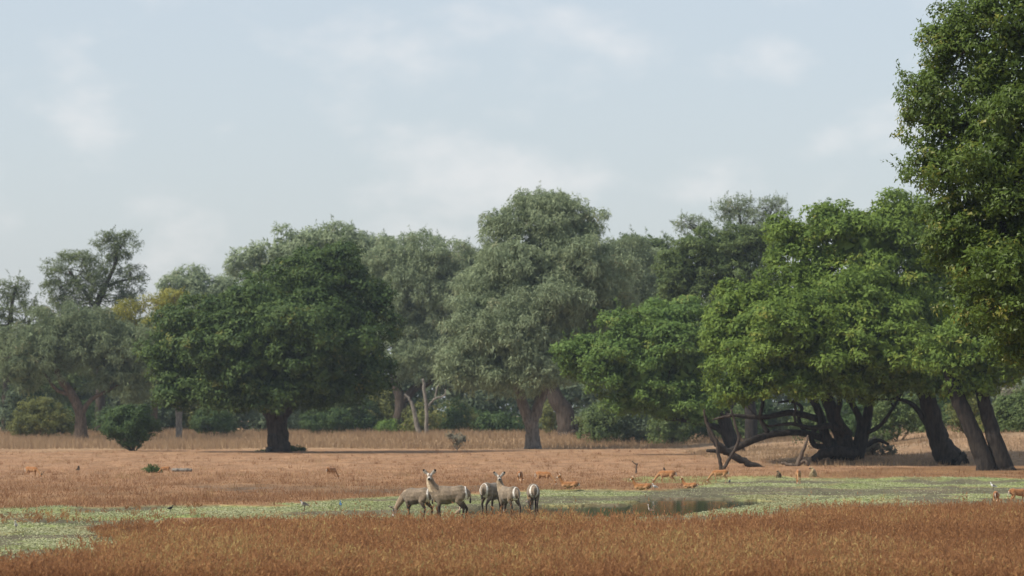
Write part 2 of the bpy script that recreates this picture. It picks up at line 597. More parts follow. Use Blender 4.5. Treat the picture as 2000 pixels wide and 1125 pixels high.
def shrub(name, label, base, lobes_px, style, leafm, barkm, seed, D=None, group=None, cat='shrub', stems=6):
    rng = np.random.default_rng(seed)
    if D is None:
        g = G(*base); D = g[1]
    else:
        x = (base[0] - 1000) / FPX * D
        g = np.array([x, D, float(H(x, D))])
    s = SC(D)
    root = link(name, None, None); root.location = g.tolist(); root.empty_display_size = 0.3
    tag(root, label, cat, group)
    lobes = []
    for l in lobes_px:
        x, y, rx, ry = l[:4]
        off = l[4] if len(l) > 4 else 0
        lobes.append((W(x, y, D + off), np.array([rx / s, max(rx / s * 0.85, 0.2), ry / s]), 1.0))
    Q, cv, lv, C = crown_leaves(rng, lobes, style)
    zmin = H(Q[:, :, 0], Q[:, :, 1]) + 0.03
    Q[:, :, 2] = np.maximum(Q[:, :, 2], zmin)
    link('foliage', quads_mesh('foliage', Q, g, clump=cv, leafv=lv), leafm, root)
    geo = Geo()
    for i in range(stems):
        c = C[rng.integers(len(C))]
        b = g + np.array([rng.normal() * 0.15, rng.normal() * 0.15, -0.1])
        mid = b * 0.5 + c * 0.5 + rng.normal(size=3) * 0.15
        qq, r = smooth_path([b, mid, c], [0.06, 0.04, 0.015], 3)
        geo.tube(qq, r, 5)
    link('stem', geo.mesh('stem', off=g), barkm, root)
    return root

# ================================================================== materials
M = {}
M['dark_leaf'] = leaf_mat('dark_leaf', (0.028, 0.058, 0.020), (0.102, 0.152, 0.040), (0.20, 0.18, 0.045), 0.07)
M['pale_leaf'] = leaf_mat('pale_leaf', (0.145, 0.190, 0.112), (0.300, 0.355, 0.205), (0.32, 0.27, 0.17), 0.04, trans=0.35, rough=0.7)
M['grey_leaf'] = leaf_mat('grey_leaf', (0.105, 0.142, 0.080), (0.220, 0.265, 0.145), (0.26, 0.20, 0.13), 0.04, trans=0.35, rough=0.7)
M['sparse_leaf'] = leaf_mat('sparse_leaf', (0.080, 0.112, 0.050), (0.170, 0.205, 0.090), trans=0.35, rough=0.7)
M['green_leaf'] = leaf_mat('green_leaf', (0.060, 0.110, 0.022), (0.200, 0.282, 0.054), (0.30, 0.29, 0.07), 0.12, trans=0.35)
M['lime_leaf'] = leaf_mat('lime_leaf', (0.056, 0.112, 0.028), (0.178, 0.266, 0.066), (0.26, 0.26, 0.07), 0.07, trans=0.35)
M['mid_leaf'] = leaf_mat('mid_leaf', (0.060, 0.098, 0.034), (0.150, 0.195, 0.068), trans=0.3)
M['near_leaf'] = leaf_mat('near_leaf', (0.044, 0.082, 0.014), (0.138, 0.200, 0.034), (0.30, 0.26, 0.05), 0.10, trans=0.4, rough=0.45, spec=0.25)
M['yellow_leaf'] = leaf_mat('yellow_leaf', (0.14, 0.155, 0.030), (0.34, 0.32, 0.065), trans=0.35)
M['bush_leaf'] = leaf_mat('bush_leaf', (0.026, 0.056, 0.018), (0.084, 0.130, 0.040), trans=0.28)
M['olive_leaf'] = leaf_mat('olive_leaf', (0.085, 0.105, 0.034), (0.20, 0.21, 0.065), (0.28, 0.25, 0.07), 0.14, trans=0.3)
M['scrub_leaf'] = leaf_mat('scrub_leaf', (0.120, 0.118, 0.085), (0.26, 0.245, 0.180), trans=0.28)
M['wood_leaf'] = leaf_mat('wood_leaf', (0.048, 0.074, 0.040), (0.115, 0.145, 0.078), trans=0.25)
M['bark_dark'] = bark_mat('bark_dark', (0.030, 0.023, 0.018), (0.085, 0.066, 0.052))
M['bark_black'] = bark_mat('bark_black', (0.014, 0.012, 0.011), (0.050, 0.041, 0.034))
M['bark_grey'] = bark_mat('bark_grey', (0.085, 0.074, 0.064), (0.24, 0.212, 0.182))
M['bark_pale'] = bark_mat('bark_pale', (0.10, 0.09, 0.078), (0.26, 0.235, 0.20))
M['bark_brown'] = bark_mat('bark_brown', (0.06, 0.045, 0.034), (0.16, 0.12, 0.09))
M['rust_grass'] = leaf_mat('rust_grass', (0.185, 0.090, 0.041), (0.380, 0.212, 0.095), (0.37, 0.30, 0.12), 0.12, trans=0.4, rough=0.8, spec=0.05)
M['plain_grass'] = leaf_mat('plain_grass', (0.190, 0.094, 0.046), (0.400, 0.250, 0.140), (0.31, 0.25, 0.11), 0.10, trans=0.35, rough=0.85, spec=0.05)
M['straw_grass'] = leaf_mat('straw_grass', (0.20, 0.132, 0.076), (0.40, 0.29, 0.175), (0.24, 0.165, 0.12), 0.14, trans=0.3, rough=0.85, spec=0.05)
M['pond_weed'] = leaf_mat('pond_weed', (0.185, 0.198, 0.100), (0.410, 0.415, 0.262), (0.27, 0.32, 0.08), 0.10, trans=0.2, rough=0.8, spec=0.08)
M['coat'] = attr_mat('coat')
M['feather'] = attr_mat('feather', fur=0.15)
M['black_horn'] = plain_mat('black_horn', (0.03, 0.025, 0.02), 0.5)
M['eye'] = plain_mat('eye', (0.012, 0.010, 0.008), 0.15, 0.6)
M['beak'] = plain_mat('beak', (0.06, 0.05, 0.04), 0.5)
M['shank'] = plain_mat('shank', (0.12, 0.09, 0.06), 0.6)

# ---- ground material
def ground_mat():
    m, t, o = new_mat('ground')
    tc = nd(t, 'ShaderNodeTexCoord')
    def noise(scale, vec=(1, 1, 1), detail=6, rough=0.6):
        mp = nd(t, 'ShaderNodeMapping'); mp.inputs['Scale'].default_value = vec
        L(t, tc.outputs['Object'], mp.inputs['Vector'])
        n = nd(t, 'ShaderNodeTexNoise'); n.inputs['Scale'].default_value = scale
        n.inputs['Detail'].default_value = detail; n.inputs['Roughness'].default_value = rough
        L(t, mp.outputs[0], n.inputs['Vector'])
        return n.outputs['Fac']
    def ramp(f, a, b, ca, cb):
        r = nd(t, 'ShaderNodeValToRGB')
        r.color_ramp.elements[0].position = a; r.color_ramp.elements[0].color = (*ca, 1)
        r.color_ramp.elements[1].position = b; r.color_ramp.elements[1].color = (*cb, 1)
        L(t, f, r.inputs[0]); return r.outputs[0]
    def mix(f, a, b):
        x = nd(t, 'ShaderNodeMixRGB')
        L(t, f, x.inputs[0]); L(t, a, x.inputs[1]); L(t, b, x.inputs[2]); return x.outputs[0]
    def attr(n):
        return nd(t, 'ShaderNodeAttribute', attribute_name=n).outputs['Fac']
    fine = noise(3.2); mid = noise(0.35, (1, 0.6, 1)); big = noise(0.10, (1, 0.45, 1), 5)
    c_plain = mix(big, ramp(fine, 0.3, 0.7, (0.19, 0.097, 0.051), (0.31, 0.175, 0.096)), ramp(fine, 0.3, 0.7, (0.23, 0.135, 0.075), (0.38, 0.245, 0.140)))
    c_rust = mix(big, ramp(fine, 0.3, 0.7, (0.10, 0.050, 0.023), (0.22, 0.118, 0.054)), ramp(fine, 0.3, 0.7, (0.13, 0.072, 0.032), (0.27, 0.160, 0.070)))
    c_straw = ramp(fine, 0.3, 0.7, (0.21, 0.135, 0.075), (0.42, 0.29, 0.17))
    c_soil = mix(mid, ramp(fine, 0.3, 0.7, (0.15, 0.098, 0.060), (0.29, 0.20, 0.125)), ramp(fine, 0.3, 0.7, (0.20, 0.13, 0.075), (0.34, 0.24, 0.145)))
    c_weed = mix(big, ramp(fine, 0.33, 0.66, (0.11, 0.125, 0.045), (0.33, 0.35, 0.17)), ramp(fine, 0.33, 0.66, (0.085, 0.120, 0.03), (0.27, 0.33, 0.09)))
    c_mud = ramp(fine, 0.3, 0.7, (0.050, 0.040, 0.030), (0.14, 0.115, 0.085))
    col = c_plain
    col = mix(attr('rust'), col, c_rust)
    col = mix(attr('straw'), col, c_straw)
    col = mix(attr('soil'), col, c_soil)
    col = mix(attr('weed'), col, c_weed)
    col = mix(attr('mud'), col, c_mud)
    mot = noise(0.5, (1, 0.22, 1), 7, 0.68)
    mr = nd(t, 'ShaderNodeMapRange'); mr.inputs['From Min'].default_value = .3; mr.inputs['From Max'].default_value = .7
    mr.inputs['To Min'].default_value = .62; mr.inputs['To Max'].default_value = 1.28
    L(t, mot, mr.inputs['Value'])
    vm = nd(t, 'ShaderNodeVectorMath', operation='MULTIPLY')
    L(t, col, vm.inputs[0]); L(t, mr.outputs[0], vm.inputs[1])
    col = vm.outputs[0]
    p = nd(t, 'ShaderNodeBsdfPrincipled')
    p.inputs['Roughness'].default_value = 0.95
    p.inputs['Specular IOR Level'].default_value = 0.1
    L(t, col, p.inputs['Base Color'])
    b = nd(t, 'ShaderNodeBump'); b.inputs['Strength'].default_value = 0.8; b.inputs['Distance'].default_value = 0.12
    L(t, fine, b.inputs['Height']); L(t, b.outputs[0], p.inputs['Normal'])
    L(t, p.outputs[0], o.inputs['Surface'])
    return m
M['ground'] = ground_mat()

def water_mat():
    m, t, o = new_mat('pond_water')
    p = nd(t, 'ShaderNodeBsdfPrincipled')
    p.inputs['Base Color'].default_value = (0.035, 0.032, 0.022, 1)
    p.inputs['Roughness'].default_value = 0.06
    p.inputs['IOR'].default_value = 1.33
    tc = nd(t, 'ShaderNodeTexCoord'); mp = nd(t, 'ShaderNodeMapping'); mp.inputs['Scale'].default_value = (0.8, 2.0, 1)
    n = nd(t, 'ShaderNodeTexNoise'); n.inputs['Scale'].default_value = 1.6; n.inputs['Detail'].default_value = 4
    L(t, tc.outputs['Object'], mp.inputs['Vector']); L(t, mp.outputs[0], n.inputs['Vector'])
    b = nd(t, 'ShaderNodeBump'); b.inputs['Strength'].default_value = 0.14; b.inputs['Distance'].default_value = 0.04
    L(t, n.outputs['Fac'], b.inputs['Height']); L(t, b.outputs[0], p.inputs['Normal'])
    L(t, p.outputs[0], o.inputs['Surface'])
    return m
M['water'] = water_mat()

# ================================================================== ground
XE = np.array([-1500, -900, -500, -300, -180, -120, -90, -75]); XF = np.arange(-66, 66.1, 0.7)
gx = np.concatenate([XE, XF, -XE[::-1]])
gy = np.concatenate([[-1500, -600, -200, -60, 0, 30, 50, 62], np.arange(68, 210, 0.42), np.arange(210, 460, 1.1), [480, 520, 580, 700, 900, 1200, 1600]])
GX, GY = np.meshgrid(gx, gy)
X = GX.ravel(); Y = GY.ravel()
front = Y > 60
px, py = project(X, np.where(front, Y, 60.0), 0 * X)
wob = (fbm(X * 0.3, Y * 0.12, 31) - 0.5) * 26 * np.clip(100 / np.maximum(Y, 50), 0.3, 1.2)
wobx = (fbm(X * 0.3, Y * 0.12, 37) - 0.5) * 80
weed = (inpoly(px + wobx, py + wob * 0.6, WEED_POLY) & front).astype(float)
wat = (water_mask(X, np.maximum(Y, 60)) & front).astype(float)
mud = (inpoly(px + wobx, py + wob * 0.5, MUD_POLY) & front).astype(float) * (.25 + .6 * sstep(.4, .6, fbm(X * .25, Y * .1, 77)))
streak = (inpoly(px + wobx, py + wob * 0.5, STREAK_POLY) & front).astype(float)
EDGE_X = [-900, 0, 120, 230, 340, 520, 700, 1000, 1300, 1480, 1600, 2000, 2900]
EDGE_Y = [1130, 1124, 1112, 1094, 1070, 1046, 1032, 1030, 1036, 1030, 1013, 1000, 996]
def fg_edge(x):
    return np.interp(x, EDGE_X, EDGE_Y)
fgm = sstep(-8, 10, py - fg_edge(px) + wob * 0.5)
fgm = np.where(Y < 72, 1, fgm)
# strip of rust plants inside the left weed bed
strip = inpoly(px + wobx, py + wob * 0.5, [(170, 1036), (330, 1026), (700, 1024), (900, 1040), (300, 1072), (200, 1056)]) & front
mudn = np.maximum(fbm(X * 0.22, Y * 0.13, 51), fbm(X * 0.07, Y * 0.30, 53) - .03)
z = H(X, Y)
Zn = (fbm(X * 0.9, Y * 0.5, 61) - 0.5)
lump = sstep(0.52, 0.72, fbm(X * 0.35, Y * 0.22, 67))
lh = np.interp(px, [-500, 300, 800, 1000, 1500, 1650, 3000], [.16, .14, .05, .03, .04, .14, .16])
z = z + weed * (lump * lh + Zn * 0.05) + (1 - weed) * Zn * 0.10
z = np.where(wat > 0, -0.45, np.where(weed > 0, z - 0.06, z + 0.05))
rust = np.maximum(np.maximum(fgm, strip * 0.9), 0.75 * sstep(210, 150, Y) * (1 - weed) * (0.55 + 0.45 * sstep(0.4, 0.6, fbm(X * 0.08, Y * 0.05, 71))))
# right-hand rust strip at the foot of the bank
rs = inpoly(px, py + wob * 0.3, [(1560, 928), (1700, 916), (2300, 908), (2300, 938), (1600, 938)]) & front
rust = np.maximum(rust, rs * 0.8)
straw = np.clip(sstep(300, 345, Y + (fbm(X * 0.1, Y * 0.05, 81) - 0.5) * 50), 0, 1)
dd = np.minimum((X - 19.5) * 0.9, Y - 224)
soil = sstep(-3, 3, dd + (fbm(X * 0.2, Y * 0.2, 83) - 0.5) * 6) * (1 - rs) * (0.6 + 0.4 * sstep(0.35, 0.6, fbm(X * 0.2, Y * 0.2, 85)))
weedv = weed * (1 - fgm) * (0.55 + 0.45 * sstep(0.3, 0.5, fbm(X * 0.3, Y * 0.2, 91)))
weedv = np.where(strip, weedv * 0.4, weedv)
weedv = np.maximum(weedv, streak * 0.75)
mudv = np.maximum(np.maximum(mud, wat), weed * sstep(0.50, 0.60, mudn) * 0.85 * (1 - fgm))
idx = np.arange(len(X)).reshape(GX.shape)
F = np.stack([idx[:-1, :-1], idx[:-1, 1:], idx[1:, 1:], idx[1:, :-1]], -1).reshape(-1, 4)
gm = mesh_from('ground', np.stack([X, Y, z], 1), F, smooth=True)
for nme, v in (('rust', rust), ('straw', straw), ('soil', soil), ('weed', weedv), ('mud', mudv)):
    fattr(gm, nme, v, 'POINT')
ground = link('ground', gm, M['ground'])
tag(ground, 'dry grassy floodplain with rust-brown and green patches', 'ground', kind='structure')

# pond surface: a sheet just under the weed, showing wherever the bed dips below it
w0 = G(1480, 976); 
wv = [(-8, 100), (26, 100), (26, 190), (-8, 190)]
nx, ny = 40, 60
wx, wy = np.meshgrid(np.linspace(-6, 20, nx), np.linspace(112, 152, ny))
wi = np.arange(nx * ny).reshape(ny, nx)
wF = np.stack([wi[:-1, :-1], wi[:-1, 1:], wi[1:, 1:], wi[1:, :-1]], -1).reshape(-1, 4)
pond = link('pond_water', mesh_from('pond_water', np.stack([wx.ravel(), wy.ravel(), np.full(nx * ny, -0.13)], 1), wF, True), M['water'])
tag(pond, 'still dark water of the shallow pond behind the waterbuck', 'water', kind='structure')

# ================================================================== animals
def rotz(a):
    c, s = math.cos(a), math.sin(a)
    return np.array([[c, -s, 0], [s, c, 0], [0, 0, 1]])
def roty(a):
    c, s = math.cos(a), math.sin(a)
    return np.array([[c, 0, s], [0, 1, 0], [-s, 0, c]])

def remeshed(name, parts, voxel, scale=1.0, smooth_it=2):
    geo = Geo()
    for p in parts:
        geo.tube(p[1], p[2], 12, side=p[3] if len(p) > 3 else (0, 1, 0))
    me = geo.mesh('tmp')
    o = bpy.data.objects.new('tmp', me)
    COL.objects.link(o)
    md = o.modifiers.new('r', 'REMESH'); md.mode = 'VOXEL'; md.voxel_size = voxel; md.use_smooth_shade = True
    sm = o.modifiers.new('s', 'SMOOTH'); sm.factor = 0.5; sm.iterations = smooth_it
    dg = bpy.context.evaluated_depsgraph_get()
    nm = bpy.data.meshes.new_from_object(o.evaluated_get(dg))
    nm.name = name
    bpy.data.objects.remove(o); bpy.data.meshes.remove(me)
    V = np.zeros(len(nm.vertices) * 3, np.float32); nm.vertices.foreach_get('co', V)
    V = V.reshape(-1, 3)
    # nearest part for colouring
    best = np.full(len(V), 1e9); pid = np.zeros(len(V), int); pt = np.zeros(len(V))
    for i, p in enumerate(parts):
        P = np.asarray(p[1], float); R = np.asarray(p[2], float)
        rm = R.mean(1) if R.ndim == 2 else R
        for k in range(len(P) - 1):
            ab = P[k + 1] - P[k]
            t = np.clip(((V - P[k]) @ ab) / (ab @ ab), 0, 1)
            d = np.linalg.norm(V - P[k] - t[:, None] * ab, axis=1) - (rm[k] * (1 - t) + rm[k + 1] * t)
            m = d < best
            best[m] = d[m]; pid[m] = i; pt[m] = (k + t[m]) / (len(P) - 1)
    return nm, V, pid, pt

def antelope_parts(kind, pose, yaw=0.0, stride=0.0, hpitch=None):
    wb = kind == 'waterbuck'
    tw = 1.0 if wb else 0.80          # torso thickness
    lw = 1.0 if wb else 0.78
    parts = []
    lying = pose == 'lying'
    zo = -0.62 if lying else 0.0
    tor = [(-.69, 1.00, .07, .10), (-.63, .98, .16, .22), (-.45, .96, .235, .295), (-.20, .925, .235, .285), (.06, .885, .265, .325), (.30, .90, .225, .335), (.46, .93, .17, .28), (.58, .96, .10, .17)]
    if pose == 'graze':
        tor[-2] = (.54, .93, .14, .21); tor[-1] = (.62, .92, .08, .12)
    parts.append(('torso', [(x, 0, zz + zo) for x, zz, a, b in tor], [(a * tw, b * tw) for x, zz, a, b in tor]))
    for sgn in (1, -1):
        st = stride * sgn
        if lying:
            parts.append(('hind', [(-.45, sgn * .14, .30), (-.22, sgn * .24, .20), (-.42, sgn * .28, .08), (-.25, sgn * .30, .05)], [(.13, .16), (.09, .12), (.045, .05), (.03, .03)]))
            parts.append(('fore', [(.36, sgn * .12, .26), (.48, sgn * .16, .16), (.40, sgn * .18, .06), (.22, sgn * .19, .05)], [(.10, .14), (.06, .08), (.045, .045), (.03, .03)]))
        else:
            parts.append(('hind', [(-.47, sgn * .11, 1.0), (-.40, sgn * .15, .80), (-.36 + st * .3, sgn * .15, .68), (-.50 + st * .6, sgn * .14, .52), (-.58 + st * .8, sgn * .135, .42), (-.55 + st, sgn * .13, .24), (-.535 + st, sgn * .13, .11), (-.50 + st, sgn * .13, .03)],
                          [(.12 * lw, .19 * lw), (.11 * lw, .165 * lw), (.085 * lw, .12 * lw), (.05 * lw, .07 * lw), (.038 * lw, .052 * lw), (.030 * lw, .034 * lw), (.034 * lw, .04 * lw), (.040 * lw, .055 * lw)]))
            parts.append(('fore', [(.36, sgn * .12, .90), (.33, sgn * .14, .66), (.355 - st * .5, sgn * .135, .50), (.365 - st * .8, sgn * .13, .37), (.35 - st, sgn * .13, .22), (.35 - st, sgn * .13, .10), (.385 - st, sgn * .13, .03)],
                          [(.09 * lw, .16 * lw), (.07 * lw, .085 * lw), (.048 * lw, .056 * lw), (.042 * lw, .048 * lw), (.030 * lw, .033 * lw), (.034 * lw, .038 * lw), (.040 * lw, .055 * lw)]))
    nk = 1.0 if wb else 0.72
    if pose == 'graze':
        neck = [(.42, 0, .96), (.62, 0, .84), (.80, 0, .64), (.93, 0, .44), (.97, 0, .36)]
        nr = [(.16 * nk, .22 * nk), (.125 * nk, .165 * nk), (.10 * nk, .13 * nk), (.085 * nk, .10 * nk), (.07 * nk, .085 * nk)]
        pitch = math.radians(62)
    else:
        neck = [(.40, 0, .97 + zo), (.55, 0, 1.12 + zo), (.64, 0, 1.28 + zo), (.68, 0, 1.44 + zo), (.69, 0, 1.54 + zo)]
        nr = [(.18 * nk, .26 * nk), (.15 * nk, .205 * nk), (.125 * nk, .16 * nk), (.105 * nk, .125 * nk), (.08 * nk, .09 * nk)]
        pitch = math.radians(18)
    if hpitch is not None:
        pitch = hpitch
    parts.append(('neck', neck, nr))
    hp = np.array(neck[-1])
    Rm = rotz(yaw) @ roty(pitch)
    def hd(pts):
        return [tuple(hp + Rm @ np.array(p)) for p in pts]
    sidev = Rm @ np.array([0, 1, 0])
    hs = 1.16 if wb else 0.95
    parts.append(('head', hd([(-.07, 0, 0), (0, 0, .02), (.09, 0, .01), (.19, 0, -.015), (.27, 0, -.03), (.315, 0, -.035)]),
                  [(.06 * hs, .075 * hs), (.078 * hs, .095 * hs), (.072 * hs, .085 * hs), (.053 * hs, .065 * hs), (.047 * hs, .05 * hs), (.036 * hs, .038 * hs)], sidev))
    fx = Rm @ np.array([1, 0, 0])
    el = 1.15 if wb else 0.95
    for sgn in (1, -1):
        parts.append(('ear', hd([(-.02, sgn * .055, .06), (-.03, sgn * .055 + sgn * .055 * el, .06 + .06 * el), (-.03, sgn * (.055 + .11 * el), .06 + .115 * el), (-.03, sgn * (.055 + .15 * el), .06 + .175 * el)]),
                      [(.024, .034), (.022, .068), (.022, .074), (.016, .034)] if wb else [(.022, .030), (.020, .055), (.020, .058), (.015, .022)], fx))
    # tail
    parts.append(('tail', [(-.66, 0, 1.08 + zo), (-.74, 0, 1.0 + zo), (-.755, 0, .82 + max(zo, -.5)), (-.75, 0, .62 + max(zo, -.5))], [(.035, .035), (.028, .028), (.026, .026), (.042, .042)] if wb else [(.03, .03), (.03, .03), (.032, .03), (.02, .02)]))
    return parts, hp, Rm, zo

def antelope(kind, label, base, heading, pose, yaw=0.0, stride=0.0, scale=1.0, seed=0, horns=False, group=None, hpitch=None, sink=0.03):
    rng = np.random.default_rng(seed)
    parts, hp, Rm, zo = antelope_parts(kind, pose, yaw, stride, hpitch)
    wb = kind == 'waterbuck'
    nm, V, pid, pt = remeshed(kind, parts, 0.023 if wb else 0.031)
    names = np.array([p[0] for p in parts])[pid]
    n = len(V)
    x, y, zz = V[:, 0], V[:, 1], V[:, 2] - zo
    nz = fbm(x * 9, zz * 9 + y * 5, seed + 3) - 0.5
    col = np.zeros((n, 3))
    hl = (np.linalg.inv(Rm) @ (V - hp).T).T      # head frame
    if wb:
        grey = np.array([.180, .140, .100]); warm = np.array([.25, .185, .12]); dark = np.array([.034, .024, .019])
        col[:] = grey
        bk = sstep(1.10, 1.24, zz)[:, None]
        col = col * (1 - 0.25 * bk)
        belly = (sstep(.82, .64, zz) * (names == 'torso'))[:, None]  # belly shade put into the coat colour as a darker underside
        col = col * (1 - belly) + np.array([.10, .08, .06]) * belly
        leg = np.isin(names, ['hind', 'fore'])
        lt = sstep(.74, .46, zz + nz * .1)[:, None] * leg[:, None]
        col = col * (1 - lt) + dark * lt
        nk = (names == 'neck')
        frontn = nk & (V[:, 0] > np.interp(zz, [.9, 1.1, 1.3, 1.55], [.50, .62, .70, .73]))
        col[nk] = col[nk] * 0.5 + warm * 0.62
        if pose != 'graze': col[frontn] = [.46, .37, .26]
        hdm = names == 'head'
        col[hdm] = [.26, .205, .15]
        face = hdm & (np.abs(hl[:, 1]) < .035) & (hl[:, 2] > 0.0)
        col[face] = [.13, .105, .085]
        col[hdm & (hl[:, 0] > .20) & (hl[:, 0] < .275)] = [.48, .44, .39]
        col[hdm & (hl[:, 0] > .262)] = [.02, .017, .015]
        col[hdm & (hl[:, 2] < -.055)] = [.46, .42, .36]
        brow = hdm & (hl[:, 2] > .05) & (np.abs(np.abs(hl[:, 1]) - .055) < .02) & (hl[:, 0] > 0) & (hl[:, 0] < .1)
        col[brow] = [.55, .50, .44]
        er = names == 'ear'
        col[er] = [.20, .16, .125]
        inner = er & (hl[:, 0] > -.028)
        col[inner] = [.40, .36, .31]
        col[er & (pt > .70)] = [.025, .02, .018]
        col[er & (pt > .35) & (pt < .55) & (hl[:, 0] < -.02)] = [.05, .04, .035]
        # white ring round the rump
        rr = np.sqrt((y / .155) ** 2 + ((zz - .97) / .265) ** 2)
        rear = (x < np.interp(zz, [.6, .75, .9, 1.1, 1.25], [-.42, -.47, -.58, -.58, -.55])) & np.isin(names, ['torso', 'hind', 'tail'])
        col[rear & (rr < .86)] = [.19, .145, .105]
        col[rear & (np.abs(rr - 1.0) < .16) & (zz > .66)] = [.66, .62, .56]
        tl = names == 'tail'
        col[tl] = [.17, .125, .09]
        col[tl & (pt > .72)] = [.03, .025, .02]
        col *= (1 + 0.9 * nz)[:, None]
    else:
        back = np.array([.27, .122, .048]); flank = np.array([.36, .20, .096]); white = np.array([.58, .50, .41])
        t = sstep(1.02, .82, zz + nz * .06)[:, None]
        col = back * (1 - t) + flank * t
        b = (sstep(.70, .62, zz) * np.isin(names, ['torso']))[:, None]
        col = col * (1 - b) + white * b
        leg = np.isin(names, ['hind', 'fore'])
        lt = (sstep(.72, .5, zz) * leg)[:, None]
        col = col * (1 - lt) + np.array([.36, .20, .10]) * lt
        col[leg & (zz < .06)] = [.05, .035, .03]
        hdm = names == 'head'
        col[hdm] = [.32, .155, .065]
        col[hdm & (hl[:, 0] > .20)] = [.62, .52, .42]
        col[hdm & (hl[:, 0] > .295)] = [.03, .025, .02]
        er = names == 'ear'
        col[er] = [.55, .42, .30]
        col[er & (pt > .78)] = [.03, .025, .02]
        rear = (x < -.50) & np.isin(names, ['torso', 'hind'])
        col[rear & (np.abs(y) < .045) & (zz < 1.0)] = white
        col[rear & (np.abs(np.abs(y) - .085) < .018) & (zz < 1.08)] = [.035, .027, .022]
        tl = names == 'tail'
        col[tl] = white
        col[tl & (pt < .45)] = [.05, .035, .03]
        col *= (1 + 0.25 * nz)[:, None]
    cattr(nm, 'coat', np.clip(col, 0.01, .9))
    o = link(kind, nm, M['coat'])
    g = G(*base)
    o.location = (float(g[0]), float(g[1]), float(g[2]) + 0.08 - sink)
    o.rotation_euler = (0, 0, math.radians(heading))
    o.scale = (scale,) * 3
    tag(o, label, 'antelope', group)
    # eyes
    for sgn in (1, -1):
        ge = Geo()
        c = hp + Rm @ np.array([.075, sgn * .072, .045])
        ge.tube([c + Rm @ np.array([0, -sgn * .02, 0]), c, c + Rm @ np.array([0, sgn * .010, 0])], [.012, .022, .010], 8, side=Rm @ np.array([1, 0, 0]))
        link('eye', ge.mesh('eye'), M['eye'], o)
    if horns:
        for sgn in (1, -1):
            gh = Geo()
            pts = [hp + Rm @ np.array(p) for p in [(.03, sgn * .04, .08), (-.03, sgn * .09, .20), (-.12, sgn * .16, .32), (-.16, sgn * .17, .46), (-.12, sgn * .13, .60)]]
            q, r = smooth_path(pts, [.028, .026, .022, .016, .007], 4)
            gh.tube(q, r, 8)
            link('horn', gh.mesh('horn'), M['black_horn'], o)
    return o

g1 = 'waterbuck herd at the edge of the pond'
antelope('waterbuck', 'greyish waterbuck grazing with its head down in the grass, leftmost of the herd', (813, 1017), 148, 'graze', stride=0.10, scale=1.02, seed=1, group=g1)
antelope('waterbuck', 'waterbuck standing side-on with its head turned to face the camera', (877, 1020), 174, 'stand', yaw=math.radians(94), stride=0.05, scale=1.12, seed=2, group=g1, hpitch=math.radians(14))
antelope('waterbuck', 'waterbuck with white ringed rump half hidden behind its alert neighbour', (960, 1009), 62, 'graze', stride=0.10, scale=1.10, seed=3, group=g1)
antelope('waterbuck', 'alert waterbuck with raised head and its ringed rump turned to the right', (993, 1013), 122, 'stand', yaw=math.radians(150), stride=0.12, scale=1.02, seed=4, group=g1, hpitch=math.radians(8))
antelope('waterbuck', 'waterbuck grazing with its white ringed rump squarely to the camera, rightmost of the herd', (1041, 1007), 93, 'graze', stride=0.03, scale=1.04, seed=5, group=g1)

g2 = 'rust-coloured impala scattered over the plain'
S = 0.74
antelope('impala', 'orange impala standing with its rump to the camera behind the waterbuck', (1016, 951), 84, 'graze', stride=0.04, scale=S, seed=11, group=g2)
antelope('impala', 'dark-backed impala grazing to the right behind the rightmost waterbuck', (1062, 950), -18, 'graze', stride=0.06, scale=S * 0.95, seed=12, group=g2)
antelope('impala', 'impala lying with raised head, nearest to the rightmost waterbuck', (1112, 957), 176, 'lying', scale=S * 1.0, seed=13, group=g2, yaw=0.3, sink=0.0)
antelope('impala', 'impala lying on the green bank straight above the dark pond water', (1254, 961), 172, 'lying', scale=S * 0.95, seed=14, group=g2, yaw=0.5, sink=0.0)
antelope('impala', 'impala grazing to the left beside the dead upright sticks', (1302, 950), 166, 'graze', stride=0.08, scale=S * 1.02, seed=15, group=g2)
antelope('impala', 'small impala lying on the green bank right of the grazing one', (1347, 957), 160, 'lying', scale=S * 0.82, seed=16, group=g2, yaw=0.8, sink=0.0)
antelope('impala', 'impala grazing to the left under the forked dead branch', (1406, 946), 171, 'graze', stride=0.05, scale=S * 0.95, seed=17, group=g2)
antelope('impala', 'orange impala seen from behind, near the sitting baboon', (1559, 948), 262, 'graze', stride=0.03, scale=S * 1.02, seed=18, group=g2)
antelope('impala', 'pale horned impala ram grazing at the far left of the plain', (62, 937), -25, 'graze', stride=0.08, scale=S * 0.92, seed=19, horns=True, group=g2)
antelope('impala', 'lone impala with its back turned, on the plain right of the big dark tree', (647, 938), 55, 'graze', stride=0.05, scale=S * 0.9, seed=20, group=g2)
antelope('impala', 'small tan impala standing beside the pale fallen log', (323, 928), 182, 'graze', stride=0.03, scale=S * 0.62, seed=21, group=g2)
antelope('impala', 'reddish impala rump showing over the rusty grass at the right edge', (1946, 992), 75, 'graze', stride=0.03, scale=S * 0.82, seed=22, group=g2)
antelope('impala', 'reddish impala back cut by the right edge of the photo', (1990, 990), 12, 'graze', stride=0.03, scale=S * 0.9, seed=23, group=g2)

